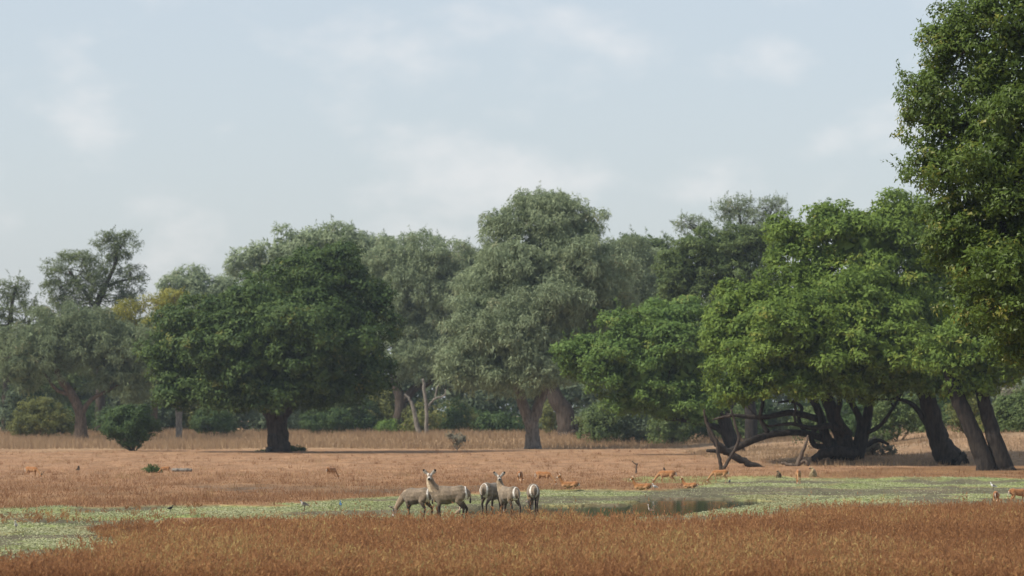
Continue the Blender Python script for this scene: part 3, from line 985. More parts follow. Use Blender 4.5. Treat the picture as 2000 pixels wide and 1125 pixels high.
def baboon(label, base, heading, scale=1.0, dark=1.0, seed=0):
    parts = [
        ('torso', [(-.10, 0, .10), (-.10, 0, .28), (-.02, 0, .46), (.07, 0, .60), (.12, 0, .66)], [(.15, .15), (.17, .16), (.16, .15), (.13, .13), (.08, .08)]),
        ('head', [(.10, 0, .72), (.17, 0, .72), (.26, 0, .68), (.32, 0, .66)], [(.08, .09), (.085, .09), (.05, .055), (.04, .04)]),
        ('tail', [(-.22, 0, .12), (-.36, 0, .10), (-.48, 0, .04)], [(.03, .03), (.026, .026), (.02, .02)])]
    for s in (1, -1):
        parts.append(('thigh', [(-.08, s * .10, .12), (.14, s * .17, .30), (.16, s * .17, .14), (.20, s * .17, .03), (.28, s * .17, .02)], [(.09, .10), (.07, .08), (.045, .05), (.04, .04), (.03, .025)]))
        parts.append(('arm', [(.06, s * .13, .56), (.14, s * .18, .40), (.26, s * .15, .24), (.30, s * .14, .08)], [(.07, .07), (.05, .055), (.04, .04), (.03, .03)]))
    nm, V, pid, pt = remeshed('baboon', parts, 0.022)
    names = np.array([p[0] for p in parts])[pid]
    col = np.tile(np.array([.22, .165, .095]) * dark, (len(V), 1))
    col[(V[:, 0] > .02)] *= 1.35
    col[(names == 'head') & (V[:, 0] > .23)] = [.05, .04, .035]
    col *= (1 + 0.4 * (fbm(V[:, 0] * 12, V[:, 2] * 12, seed) - .5))[:, None]
    cattr(nm, 'coat', col)
    o = link('baboon', nm, M['coat'])
    g = G(*base); o.location = (float(g[0]), float(g[1]), float(g[2]) + .06); o.rotation_euler = (0, 0, math.radians(heading)); o.scale = (scale,) * 3
    tag(o, label, 'baboon')
    return o
baboon('olive-brown baboon sitting hunched at the foot of the bank, facing left', (1589, 935), 185, 0.88, seed=1)
baboon('small dark baboon sitting between two grazing impala on the weedy ground', (1522, 936), 200, 0.62, 0.4, seed=2)

def bird(name, label, base, heading, size, body, head, wing, tall=1.0, seed=0, up=0.0):
    """size = body length in metres"""
    k = size
    lz = .42 * k * tall
    parts = [('body', [(-.62 * k, 0, lz + .02 * k), (-.36 * k, 0, lz + .10 * k), (-.1 * k, 0, lz + .15 * k), (.15 * k, 0, lz + .22 * k), (.30 * k, 0, lz + .34 * k)],
              [(.05 * k, .03 * k), (.13 * k, .10 * k), (.19 * k, .19 * k), (.16 * k, .19 * k), (.08 * k, .09 * k)]),
             ('neck', [(.24 * k, 0, lz + .30 * k), (.32 * k, 0, lz + (.44 + up * .5) * k), (.35 * k, 0, lz + (.54 + up) * k)], [(.09 * k, .10 * k), (.065 * k, .07 * k), (.07 * k, .075 * k)]),
             ('head', [(.31 * k, 0, lz + (.56 + up) * k), (.38 * k, 0, lz + (.57 + up) * k), (.45 * k, 0, lz + (.55 + up) * k)], [(.07 * k, .08 * k), (.085 * k, .09 * k), (.05 * k, .05 * k)])]
    nm, V, pid, pt = remeshed(name, parts, 0.05 * k, smooth_it=1)
    names = np.array([p[0] for p in parts])[pid]
    col = np.tile(np.array(body, float), (len(V), 1))
    w = (names == 'body') & (V[:, 2] > lz + .14 * k) & (V[:, 0] < .15 * k)
    col[w] = wing
    col[(names == 'head')] = head
    cattr(nm, 'coat', col)
    o = link(name, nm, M['feather'])
    g = G(*base); o.location = (float(g[0]), float(g[1]), float(g[2]) + .07); o.rotation_euler = (0, 0, math.radians(heading))
    tag(o, label, 'bird')
    gb = Geo(); gb.tube([(.43 * k, 0, lz + (.55 + up) * k), (.52 * k, 0, lz + (.53 + up) * k), (.60 * k, 0, lz + (.51 + up) * k)], [.035 * k, .025 * k, .006 * k], 6, side=(0, 1, 0))
    link('beak', gb.mesh('beak'), M['beak'], o)
    for s in (1, -1):
        gl = Geo(); gl.tube([(0, s * .07 * k, lz + .05 * k), (-.03 * k, s * .07 * k, lz * .5), (0, s * .07 * k, 0), (.10 * k, s * .07 * k, -.01)], [.03 * k, .018 * k, .018 * k, .012 * k], 6, side=(0, 1, 0))
        link('leg', gl.mesh('leg'), M['shank'], o)
    return o
bird('goose', 'buff goose with dark head standing under the belly of the side-on waterbuck', (895, 1018), 62, 0.46, (.36, .28, .19), (.06, .045, .04), (.26, .19, .12), 1.1, up=.25)
bird('plover', 'white and black plover standing at the near edge of the dark water', (1270, 1010), 150, 0.26, (.42, .38, .34), (.50, .47, .44), (.05, .045, .04), 1.8, up=.35)
bird('plover', 'white-breasted plover standing on the weed at the far left', (31, 1042), 265, 0.30, (.55, .52, .48), (.52, .49, .45), (.30, .26, .22), 1.4, up=.1)
bird('roller_bird', 'small blue bird perched over the rusty plants in front of the weed', (665, 1001), 100, 0.34, (.05, .13, .20), (.04, .10, .17), (.03, .09, .16), 1.6)
bird('jacana', 'small black-and-white bird on the pale weed left of the herd', (594, 998), 170, 0.42, (.36, .33, .29), (.04, .04, .04), (.05, .045, .04), 0.9)
bird('blackbird', 'tiny black bird on the weed strip left of the herd', (333, 1004), 30, 0.28, (.03, .03, .03), (.03, .03, .03), (.025, .025, .025), 1.2)
bird('blackbird', 'tiny black bird beside the impala under the forked branch', (1425, 951), 70, 0.30, (.03, .03, .04), (.03, .03, .03), (.025, .025, .03), 1.6)
bird('egret', 'small white bird on the weed near the right edge', (1940, 959), 190, 0.40, (.85, .83, .80), (.80, .78, .75), (.12, .11, .10), 0.9)
bird('egret', 'small whitish bird between two lying impala', (1279, 960), 200, 0.36, (.70, .68, .65), (.65, .62, .6), (.30, .28, .26), 0.9)

# ================================================================== trees
ST_DARK = dict(rc=0.85, n=64, size=0.34, asp=0.66, flat=0.8, cover=1.1, fill=0.05, core=.5, bough=.46, sprig=.14)
ST_PALE = dict(rc=0.85, n=70, size=0.46, asp=0.27, flat=0.95, cover=1.05, droop=0.5, fill=0.08, core=.5, bough=.42, sprig=.22)
ST_SPARSE = dict(rc=0.72, n=44, size=0.32, asp=0.40, flat=0.8, cover=.85, droop=0.1, fill=0.25, bough=.40, sprig=.35)
ST_GREEN = dict(rc=0.80, n=70, size=0.29, asp=0.62, flat=0.7, cover=1.15, droop=0.15, fill=0.05, core=.7, bough=.40, sprig=.14)
ST_FAR = dict(rc=1.1, n=60, size=0.52, asp=0.42, flat=0.85, cover=1.05, droop=0.25, fill=0.08, core=.5, bough=.42, sprig=.25)
ST_NEAR = dict(rc=0.42, n=58, size=0.155, asp=0.52, flat=0.8, cover=1.05, droop=0.05, fill=0.08, core=.5, coresize=.26, bough=.34, bden=.85, sprig=.22)
ST_BUSH = dict(rc=0.55, n=64, size=0.22, asp=0.6, flat=0.8, cover=1.0, fill=0.2, core=.6, coresize=.5, sprig=.12)

tree('broadleaf_tree', 'huge dense dark green tree with thick dark trunk, alone before the wood', (545, 884),
     [(570, 625, 160, 105), (625, 555, 95, 62), (640, 512, 68, 42), (365, 655, 80, 75), (385, 745, 85, 60), (530, 715, 140, 75, -5), (690, 640, 72, 105), (690, 735, 78, 58), (425, 620, 70, 42), (320, 690, 42, 55), (600, 660, 110, 80, -7), (450, 670, 80, 70, -6), (740, 590, 30, 45), (460, 775, 65, 36, -5), (610, 765, 80, 36, -4), (530, 775, 55, 32, -7), (350, 775, 50, 30, -2)],
     [[(545, 886, 46), (543, 840, 40), (538, 800, 46)], [(536, 812, 34), (500, 775, 24), (440, 735, 14)], [(545, 808, 36), (590, 770, 24), (660, 715, 14)], [(540, 805, 36), (548, 730, 26), (585, 640, 14)]],
     ST_DARK, M['dark_leaf'], M['bark_dark'], 101)

tree('acacia_tree', 'tallest grey-green tree with drooping foliage and a forked pale trunk, in the middle', (1041, 878),
     [(1065, 432, 95, 55), (1048, 402, 55, 32), (1095, 405, 50, 26), (985, 445, 45, 38), (1000, 505, 55, 45, -3), (1130, 505, 60, 48, -3), (1060, 590, 90, 50, -4), (930, 610, 50, 50, -2), (1180, 690, 40, 45), (1145, 445, 38, 45), (1060, 520, 125, 80), (1150, 560, 85, 85), (960, 560, 70, 60), (1010, 650, 85, 75, -4), (925, 655, 58, 75, -3), (900, 720, 42, 45, -3), (1050, 705, 75, 65, -4), (1190, 620, 55, 80), (1110, 685, 50, 60), (965, 735, 55, 40, -3)],
     [[(1041, 880, 34), (1040, 845, 27), (1036, 815, 28)], [(1034, 822, 24), (1018, 780, 20), (1008, 730, 16), (1000, 650, 10)], [(1041, 822, 24), (1054, 785, 20), (1066, 740, 16), (1075, 560, 12), (1070, 440, 6)]],
     ST_PALE, M['pale_leaf'], M['bark_grey'], 102)

tree('acacia_tree', 'grey-green tree with a thick dark leaning trunk just behind the tallest tree', (1110, 838),
     [(1205, 560, 75, 70), (1220, 640, 60, 80), (1150, 700, 60, 60), (1225, 500, 48, 38), (1120, 640, 70, 70)],
     [[(1114, 840, 46), (1100, 800, 34), (1076, 755, 28), (1090, 690, 16)]], ST_PALE, M['grey_leaf'], M['bark_dark'], 103, D=385)

tree('acacia_tree', 'pale grey-green tree with a dark forked trunk, left of the tallest tree', (778, 832),
     [(830, 520, 85, 62), (770, 600, 60, 85), (860, 610, 90, 85), (800, 690, 70, 55), (905, 535, 55, 45), (870, 700, 60, 45), (760, 510, 50, 40)],
     [[(772, 836, 22), (784, 785, 24), (770, 740, 16), (775, 640, 9)], [(785, 785, 18), (812, 757, 16), (845, 735, 10), (860, 620, 6)]], ST_PALE, M['pale_leaf'], M['bark_dark'], 104, D=415)

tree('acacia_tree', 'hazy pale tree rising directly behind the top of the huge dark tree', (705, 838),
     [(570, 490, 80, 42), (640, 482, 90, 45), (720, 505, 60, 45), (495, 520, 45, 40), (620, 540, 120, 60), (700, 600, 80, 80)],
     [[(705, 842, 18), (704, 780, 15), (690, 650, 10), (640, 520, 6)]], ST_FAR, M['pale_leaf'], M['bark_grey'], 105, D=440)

tree('acacia_tree', 'feathery grey tree with a pale forked trunk at the left', (160, 854),
     [(80, 680, 85, 65), (190, 690, 65, 55), (250, 685, 65, 58), (35, 725, 50, 45), (150, 640, 80, 42), (265, 740, 45, 32), (215, 740, 40, 28)],
     [[(160, 856, 28), (155, 805, 20), (140, 770, 18), (120, 742, 14), (100, 700, 8)], [(158, 815, 12), (170, 790, 10), (186, 775, 8), (216, 760, 5)], [(140, 772, 10), (110, 760, 7), (88, 730, 5)]],
     dict(ST_PALE, cover=0.75), M['grey_leaf'], M['bark_brown'], 106, D=372)

tree('open_crowned_tree', 'tall open-crowned tree with branches against the sky at the left', (195, 850),
     [(160, 530, 70, 48), (235, 485, 36, 38), (255, 545, 32, 32), (190, 590, 85, 42), (115, 560, 36, 36), (180, 640, 105, 45), (205, 470, 22, 18)],
     [[(195, 852, 22), (197, 700, 17), (190, 600, 12), (205, 560, 9), (225, 515, 7), (230, 470, 4)], [(190, 605, 9), (162, 565, 7), (135, 530, 4)], [(205, 560, 7), (240, 548, 5), (265, 545, 3)]],
     ST_SPARSE, M['sparse_leaf'], M['bark_dark'], 107, D=430, twigs=160)

tree('open_crowned_tree', 'thin-crowned tree cut by the left edge', (12, 850),
     [(15, 600, 55, 48), (30, 562, 26, 22), (65, 625, 45, 38), (10, 685, 60, 45), (-60, 620, 60, 70)],
     [[(10, 852, 18), (14, 720, 13), (20, 620, 8), (30, 560, 4)]], dict(ST_SPARSE, cover=0.8), M['sparse_leaf'], M['bark_dark'], 108, D=415, twigs=90)

tree('yellow_tree', 'yellowing tree with a whitish trunk left of the huge dark tree', (350, 846),
     [(305, 598, 42, 30), (248, 612, 32, 26), (285, 645, 45, 35), (340, 585, 28, 22), (330, 660, 60, 60)],
     [[(350, 850, 12), (349, 800, 14), (350, 765, 12), (330, 680, 8)], [(352, 812, 7), (358, 775, 6), (362, 755, 4)]], dict(ST_SPARSE, cover=0.8), M['yellow_leaf'], M['bark_pale'], 109, D=375)

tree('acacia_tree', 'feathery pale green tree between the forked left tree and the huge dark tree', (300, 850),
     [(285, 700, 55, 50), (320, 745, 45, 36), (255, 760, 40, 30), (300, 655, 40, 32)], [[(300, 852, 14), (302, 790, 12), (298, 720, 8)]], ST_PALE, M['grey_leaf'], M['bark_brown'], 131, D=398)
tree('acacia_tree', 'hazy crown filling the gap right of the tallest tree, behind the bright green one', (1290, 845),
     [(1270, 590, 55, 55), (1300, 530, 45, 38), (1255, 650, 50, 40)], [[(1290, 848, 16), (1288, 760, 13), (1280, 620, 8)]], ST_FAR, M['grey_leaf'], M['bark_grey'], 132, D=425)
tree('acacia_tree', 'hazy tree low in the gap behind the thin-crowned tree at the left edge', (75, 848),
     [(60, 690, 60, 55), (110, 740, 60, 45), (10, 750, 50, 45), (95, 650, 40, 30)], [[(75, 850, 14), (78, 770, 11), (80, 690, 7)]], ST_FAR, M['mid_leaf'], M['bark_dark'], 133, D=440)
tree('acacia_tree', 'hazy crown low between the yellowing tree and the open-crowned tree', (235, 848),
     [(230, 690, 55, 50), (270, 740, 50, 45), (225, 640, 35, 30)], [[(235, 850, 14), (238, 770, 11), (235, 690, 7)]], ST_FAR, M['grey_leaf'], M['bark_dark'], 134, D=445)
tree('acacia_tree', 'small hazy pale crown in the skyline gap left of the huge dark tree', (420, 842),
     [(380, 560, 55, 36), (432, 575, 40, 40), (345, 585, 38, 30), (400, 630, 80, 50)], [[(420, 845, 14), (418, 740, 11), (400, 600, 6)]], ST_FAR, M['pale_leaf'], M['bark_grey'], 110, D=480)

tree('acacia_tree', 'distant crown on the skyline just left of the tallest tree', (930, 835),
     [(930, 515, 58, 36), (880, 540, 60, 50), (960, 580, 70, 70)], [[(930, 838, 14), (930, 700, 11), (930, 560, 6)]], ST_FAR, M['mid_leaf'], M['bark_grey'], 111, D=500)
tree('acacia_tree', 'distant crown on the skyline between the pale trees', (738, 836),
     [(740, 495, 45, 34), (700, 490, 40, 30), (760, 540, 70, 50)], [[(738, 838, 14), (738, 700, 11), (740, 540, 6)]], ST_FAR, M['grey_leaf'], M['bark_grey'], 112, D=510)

tree('spreading_tree', 'bright green tree with low hanging boughs right of the tallest tree', (1440, 884),
     [(1300, 640, 100, 65), (1180, 705, 72, 52), (1250, 725, 100, 72), (1330, 700, 85, 95), (1365, 765, 65, 45), (1135, 690, 40, 38), (1300, 790, 60, 35), (1230, 650, 50, 45), (1370, 800, 50, 28, -2), (1230, 785, 50, 28)],
     [[(1440, 890, 36), (1425, 855, 30), (1410, 810, 24), (1370, 740, 18), (1310, 670, 12)], [(1422, 855, 16), (1400, 835, 14), (1350, 822, 10), (1300, 818, 6)], [(1418, 835, 14), (1390, 800, 11), (1340, 780, 8), (1260, 775, 5)], [(1412, 815, 12), (1436, 780, 9), (1450, 740, 6)]],
     ST_GREEN, M['lime_leaf'], M['bark_black'], 113)

tree('spreading_tree', 'green tree rising behind the bright low-boughed tree', (1467, 868),
     [(1350, 515, 75, 58), (1420, 485, 85, 50), (1500, 475, 60, 40), (1335, 575, 55, 42), (1440, 560, 90, 60)],
     [[(1467, 870, 26), (1466, 820, 24), (1455, 700, 18), (1425, 560, 10)]], ST_GREEN, M['mid_leaf'], M['bark_black'], 114, D=345)

tree('spreading_tree', 'largest green tree on the right with a twisted many-stemmed trunk', (1655, 896),
     [(1700, 475, 120, 85), (1600, 565, 120, 85), (1760, 440, 85, 75), (1480, 640, 95, 75), (1440, 600, 50, 50), (1640, 690, 140, 65, -4), (1480, 715, 85, 55, -3), (1555, 470, 60, 48), (1800, 600, 90, 90), (1560, 650, 110, 80, -5), (1700, 580, 110, 80, -4), (1840, 500, 90, 90), (1620, 420, 40, 30), (1420, 680, 40, 50), (1450, 762, 60, 32, -3), (1560, 745, 70, 36, -5), (1660, 755, 70, 30, -4), (1740, 745, 60, 34, -3)],
     [[(1655, 900, 46), (1648, 860, 36), (1625, 805, 26), (1605, 740, 24), (1590, 620, 14)], [(1668, 894, 34, 0, 1), (1688, 845, 22), (1698, 785, 18), (1715, 650, 12)], [(1638, 884, 30, 0, 1), (1612, 850, 20), (1598, 800, 16), (1575, 765, 12)],
      [(1634, 866, 16), (1570, 846, 12), (1510, 848, 13), (1465, 862, 14), (1425, 880, 11), (1380, 880, 6)], [(1612, 872, 12), (1592, 870, 11), (1584, 852, 10), (1594, 836, 9)], [(1672, 876, 18), (1680, 825, 14), (1660, 780, 12)], [(1604, 820, 14), (1545, 806, 12), (1490, 815, 10), (1420, 810, 6)],
      [(1650, 850, 16, -1), (1622, 832, 12, -2), (1585, 836, 9, -2), (1545, 828, 7, -3), (1500, 832, 4, -3)], [(1660, 850, 14, -1), (1636, 815, 12, -2), (1640, 780, 10, -2), (1620, 745, 8, -2)], [(1685, 850, 10), (1720, 830, 8, -1), (1742, 800, 6, -1), (1760, 770, 4)], [(1575, 848, 9, 1), (1560, 820, 8, 1), (1566, 796, 7, 1), (1545, 784, 6, 1), (1520, 786, 4, 1)], [(1500, 846, 10), (1485, 815, 8), (1490, 780, 7), (1470, 740, 5)], [(1690, 870, 12, 1), (1715, 860, 8, 1), (1736, 868, 5, 1)]],
     ST_GREEN, M['green_leaf'], M['bark_black'], 115)

tree('open_crowned_tree', 'thin grey treetop showing above the green trees on the right', (1465, 850),
     [(1440, 412, 44, 32), (1508, 412, 38, 26), (1350, 440, 38, 24), (1470, 450, 80, 40)], [[(1465, 852, 20), (1462, 650, 14), (1450, 470, 7), (1440, 395, 3)]], dict(ST_SPARSE, cover=0.6), M['grey_leaf'], M['bark_dark'], 116, D=420, twigs=120)
tree('broadleaf_tree', 'dark distant treetop just right of the tallest tree', (1235, 842),
     [(1232, 485, 45, 28), (1280, 490, 40, 34), (1250, 540, 70, 50), (1290, 570, 40, 60)], [[(1235, 845, 16), (1235, 650, 12), (1235, 520, 6)]], ST_FAR, M['mid_leaf'], M['bark_dark'], 117, D=455)

tree('spreading_tree', 'green tree on the bank with a stout dark trunk leaning left', (1858, 906),
     [(1720, 680, 95, 62, -4), (1655, 722, 80, 42, -4), (1800, 690, 105, 58), (1700, 625, 80, 45, -3), (1860, 640, 80, 80), (1760, 735, 70, 32, -2), (1830, 752, 55, 26, -1)],
     [[(1862, 908, 60), (1835, 862, 42), (1818, 805, 36), (1802, 750, 30), (1780, 690, 18)], [(1832, 862, 15), (1808, 825, 12), (1785, 792, 10), (1752, 778, 6)]],
     ST_GREEN, M['green_leaf'], M['bark_black'], 118)

tree('spreading_tree', 'twin-trunked dark tree leaning left at the right end of the bank', (1938, 920),
     [(1890, 690, 90, 58), (1950, 610, 90, 85), (2020, 660, 90, 80), (1930, 720, 70, 40), (1890, 750, 50, 24)],
     [[(1932, 920, 40), (1903, 850, 33), (1870, 775, 30), (1854, 715, 24), (1850, 660, 14)], [(1964, 918, 38, 0, 1), (1940, 850, 30), (1921, 780, 26), (1912, 715, 22), (1920, 650, 14)]],
     ST_GREEN, M['green_leaf'], M['bark_black'], 119)

tree('leafy_tree', 'nearest tree, a tall wall of sharp green leaves at the right edge', (2170, 1030),
     [(1965, 130, 140, 140), (1905, 300, 110, 120), (1960, 430, 130, 110), (1945, 560, 105, 90), (1995, 650, 85, 70), (2140, 180, 230, 230, 1), (2140, 480, 240, 200, 1), (1850, 90, 42, 55), (1815, 180, 48, 60), (1875, 480, 72, 60), (1825, 320, 48, 60), (2000, 20, 150, 90), (2000, 300, 120, 150, -2), (1990, 540, 100, 100, -2), (1885, 40, 55, 45), (1860, 420, 60, 60), (1840, 240, 55, 60)],
     [[(2170, 1040, 60), (2160, 850, 50), (2140, 650, 40), (2100, 400, 26), (2060, 150, 14)], [(2145, 680, 26), (2060, 560, 18), (1980, 470, 12), (1900, 400, 7)], [(2110, 440, 20), (2020, 300, 14), (1920, 220, 8), (1850, 180, 4)]],
     ST_NEAR, M['near_leaf'], M['bark_dark'], 120, D=106, depth_k=0.55, twigs=260)

# pale dead trunks in the wood
def dead_tree(label, base, paths, D, mat, seed, name='dead_tree', cat='dead tree'):
    rng = np.random.default_rng(seed)
    x = (base[0] - 1000) / FPX * D
    g = np.array([x, D, float(H(x, D))]); s = SC(D)
    geo = Geo()
    for k, tr in enumerate(paths):
        P = np.array([W(q[0], q[1], D + (q[3] if len(q) > 3 else 0)) for q in tr]); R = np.array([max(q[2] / s / 2, .02) for q in tr])
        if k == 0: P[0][2] = g[2] - .2
        q, r = smooth_path(P, R, 5, .15, rng)
        geo.tube(q, r, 8, rough=.05, rng=rng)
    o = link(name, geo.mesh(name, off=g), mat, loc=g)
    tag(o, label, cat)
    return o
dead_tree('bleached upright dead trunk with a side branch right of the dark forked trunk', (833, 840), [[(833, 842, 8), (833, 800, 7), (828, 755, 6), (826, 740, 4)], [(832, 800, 4), (848, 780, 4), (868, 772, 3), (870, 760, 2)], [(850, 778, 3), (853, 760, 3), (858, 748, 2)]], 398, M['bark_pale'], 1)
dead_tree('bleached dead trunk leaning left beside the dark forked trunk', (818, 838), [[(820, 840, 10), (808, 800, 8), (800, 780, 5), (790, 770, 3)]], 400, M['bark_pale'], 2)

# dead wood on the bank
def wood(name, label, paths, mat, seed, cat):
    """paths lie in photo pixels; each point is (x, y, width_px); the foot stands on the ground"""
    rng = np.random.default_rng(seed)
    g = G(paths[0][0][0], paths[0][0][1]); D = g[1]; s = SC(D)
    geo = Geo()
    for k, tr in enumerate(paths):
        P = np.array([W(q[0], q[1], D + (q[3] if len(q) > 3 else 0)) for q in tr]); R = np.array([max(q[2] / s / 2, .015) for q in tr])
        if k == 0: P[0][2] = g[2] - .05
        if cat == 'log': P[:, 2] = np.maximum(P[:, 2], g[2]) + R * .8 + .05
        q, r = smooth_path(P, R, 5, .18, rng)
        geo.tube(q, r, 8, rough=.06, rng=rng)
    o = link(name, geo.mesh(name, off=g), mat, loc=g)
    tag(o, label, cat)
    return o
wood('dead_branch', 'forked grey dead branch standing upright like a V beside the grazing impala', [[(1410, 920, 8), (1404, 890, 7), (1398, 860, 6), (1380, 825, 5), (1375, 800, 4)], [(1410, 918, 8), (1425, 895, 6), (1443, 860, 6), (1436, 830, 5), (1428, 800, 4)], [(1428, 812, 5), (1408, 816, 5), (1392, 820, 3)]], M['bark_dark'], 5, 'branch')
wood('fallen_limb', 'thick black fallen limb slanting down to the ground behind the forked branch', [[(1494, 914, 9), (1460, 904, 13), (1430, 888, 15), (1400, 868, 13), (1385, 840, 9), (1378, 812, 6)]], M['bark_black'], 6, 'branch')
wood('fallen_log', 'low black log lying at the foot of the twisted trunk', [[(1588, 906, 14), (1610, 894, 20), (1640, 890, 22), (1672, 896, 20)]], M['bark_black'], 7, 'log')
wood('dead_stump', 'splintered dead stump with a tall slanting stick on the bank edge', [[(1556, 912, 10), (1564, 890, 8), (1573, 870, 6), (1578, 850, 3)], [(1556, 910, 9), (1540, 908, 8), (1526, 904, 5)], [(1560, 908, 8), (1572, 900, 6), (1580, 908, 6)]], M['bark_brown'], 8, 'stump')
wood('dead_stick', 'thin dead stick with a side twig standing on the far side of the pond', [[(1242, 926, 4), (1243, 912, 3), (1245, 905, 3)], [(1244, 907, 3), (1238, 904, 2), (1234, 900, 1.5)]], M['bark_brown'], 9, 'stick')
wood('dead_stick', 'short leaning dead stick behind the grazing impala', [[(1303, 930, 5), (1299, 920, 4), (1296, 913, 3)]], M['bark_brown'], 10, 'stick')
wood('fallen_log', 'pale bleached log lying on the plain beside the small tan impala', [[(336, 923, 7), (352, 923, 8), (366, 924, 8), (374, 924, 7)]], M['bark_pale'], 11, 'log')
wood('dead_stump', 'small dark stump alone on the plain at the far left', [[(154, 920, 5), (153, 915, 5), (154, 910, 3)], [(154, 918, 3), (150, 917, 2), (148, 919, 2)]], M['bark_dark'], 12, 'stump')

# ================================================================== shrubs
shrub('shrub', 'round dark green bush with bare lower stems at the left edge of the plain', (258, 882), [(255, 825, 45, 35), (285, 835, 25, 28), (228, 835, 24, 24), (258, 855, 25, 22)], ST_BUSH, M['bush_leaf'], M['bark_dark'], 201, stems=14)
shrub('shrub', 'dense green bush below the left side of the huge dark tree', (415, 854), [(415, 825, 36, 28), (440, 832, 22, 20), (392, 832, 18, 18)], ST_BUSH, M['bush_leaf'], M['bark_dark'], 202)
shrub('shrub', 'rounded green bush just right of the thick dark trunk', (622, 850), [(618, 825, 30, 22), (655, 822, 30, 22)], ST_BUSH, M['bush_leaf'], M['bark_dark'], 203)
shrub('shrub', 'low bright green bush beneath the dark forked trunk', (765, 848), [(765, 835, 28, 14)], ST_BUSH, M['lime_leaf'], M['bark_dark'], 204)
shrub('shrub', 'tall yellowish-green bush below the lower left foliage of the tallest tree', (888, 845), [(885, 815, 40, 30), (910, 825, 25, 20), (862, 828, 22, 18)], dict(ST_BUSH, n=30), M['olive_leaf'], M['bark_dark'], 205)
shrub('shrub', 'yellow-green thicket at the far left in front of the wood', (82, 856), [(80, 815, 48, 40), (110, 830, 40, 30), (45, 832, 28, 26)], dict(ST_BUSH, n=36), M['olive_leaf'], M['bark_dark'], 206)
shrub('sapling', 'small whitish sapling in the straw grass left of the tallest tree', (893, 880), [(884, 852, 12, 9), (902, 858, 13, 9), (893, 864, 9, 8)], dict(ST_BUSH, n=12, rc=.4, size=.16), M['scrub_leaf'], M['bark_grey'], 207, cat='sapling')
shrub('shrub', 'little dark bush alone on the plain beside the pale log', (298, 925), [(300, 915, 9, 7), (290, 919, 8, 4), (308, 920, 8, 4)], dict(ST_BUSH, rc=.22, n=26, size=.12), M['bush_leaf'], M['bark_dark'], 208)
shrub('shrub', 'yellow-green bush between the two trunks of the tallest tree and its dark neighbour', (1075, 850), [(1072, 815, 22, 30), (1130, 830, 25, 18)], dict(ST_BUSH, n=30), M['olive_leaf'], M['bark_dark'], 209, D=392)
shrub('shrub', 'dark bush on the bank at the right edge behind the twin trunks', (1985, 880), [(1990, 820, 50, 50), (1960, 850, 30, 30), (2030, 800, 50, 60)], ST_BUSH, M['mid_leaf'], M['bark_dark'], 210, D=262)
shrub('shrub', 'pale dead-looking scrub above the bank at the right edge', (1985, 800), [(1985, 768, 30, 16), (2010, 775, 30, 18), (1965, 790, 20, 20)], dict(ST_BUSH, n=24), M['scrub_leaf'], M['bark_grey'], 211, D=275)
shrub('shrub', 'grey-green bush on the bank between the twisted trunk and the stout leaning trunk', (1750, 865), [(1740, 815, 45, 45), (1775, 800, 30, 40), (1715, 850, 30, 30)], dict(ST_BUSH, n=34), M['mid_leaf'], M['bark_dark'], 212, D=275)
shrub('shrub', 'olive bush seen between the leaning trunks on the bank', (1885, 850), [(1880, 810, 28, 40), (1895, 790, 25, 40)], dict(ST_BUSH, n=34), M['olive_leaf'], M['bark_dark'], 213, D=278)
shrub('brushwood', 'tangle of bare grey brush right of the twisted trunk', (1705, 890), [(1705, 872, 30, 22), (1735, 880, 22, 14), (1690, 885, 20, 14)], dict(ST_BUSH, n=14, size=.2, asp=.15), M['scrub_leaf'], M['bark_brown'], 214, cat='brush', stems=26)
shrub('shrub', 'low green weeds at the foot of the thick dark trunk', (575, 884), [(572, 877, 14, 7), (590, 879, 8, 5), (520, 884, 24, 3)], dict(ST_BUSH, rc=.25, n=20, size=.14), M['bush_leaf'], M['bark_dark'], 215, D=312)

for x0, yb, w, h, mt, sd, lab in [(1590, 862, 42, 36, 'mid_leaf', 216, 'dim added bush just left of the twisted trunk, behind its arching limb'), (1670, 858, 40, 40, 'bush_leaf', 217, 'dark added bush directly behind the twisted trunk'),  # bushes added to darken the bank behind the trunks
                             (1812, 862, 34, 34, 'mid_leaf', 218, 'added bush behind the foot of the stout leaning trunk'), (1930, 868, 30, 30, 'olive_leaf', 219, 'olive scrub added behind the gap of the twin trunks')]:
    shrub('shrub', lab, (x0, yb), [(x0, yb - h * .8, w, h), (x0 + 14, yb - h * 1.2, w * .7, h * .6)], dict(ST_BUSH, rc=.6, n=44), M[mt], M['bark_dark'], sd, D=288 if x0 < 1900 else 272)

# undergrowth along the foot of the wood
rng = np.random.default_rng(77)
ug = 'undergrowth shrubs at the foot of the wood'
for i in range(26):
    x = -40 + i * 57 + rng.uniform(-20, 20)
    D = rng.uniform(410, 440)
    w = rng.uniform(26, 50); h = rng.uniform(20, 62)
    yb = project(0, D, float(H((x - 1000) / FPX * D, D)))[1]
    shrub('undergrowth_shrub', 'dim green undergrowth shrub in the shade at the foot of the wood', (x, yb), [(x, yb - h * .8, w, h), (x + rng.uniform(-25, 25), yb - h * .5, w * .7, h * .6)],
          dict(ST_BUSH, rc=.8, size=.36, n=30), M[['mid_leaf', 'bush_leaf', 'wood_leaf', 'olive_leaf'][rng.choice(4, p=[.1, .5, .3, .1])]], M['bark_dark'], 300 + i, D=D, group=ug, stems=4)

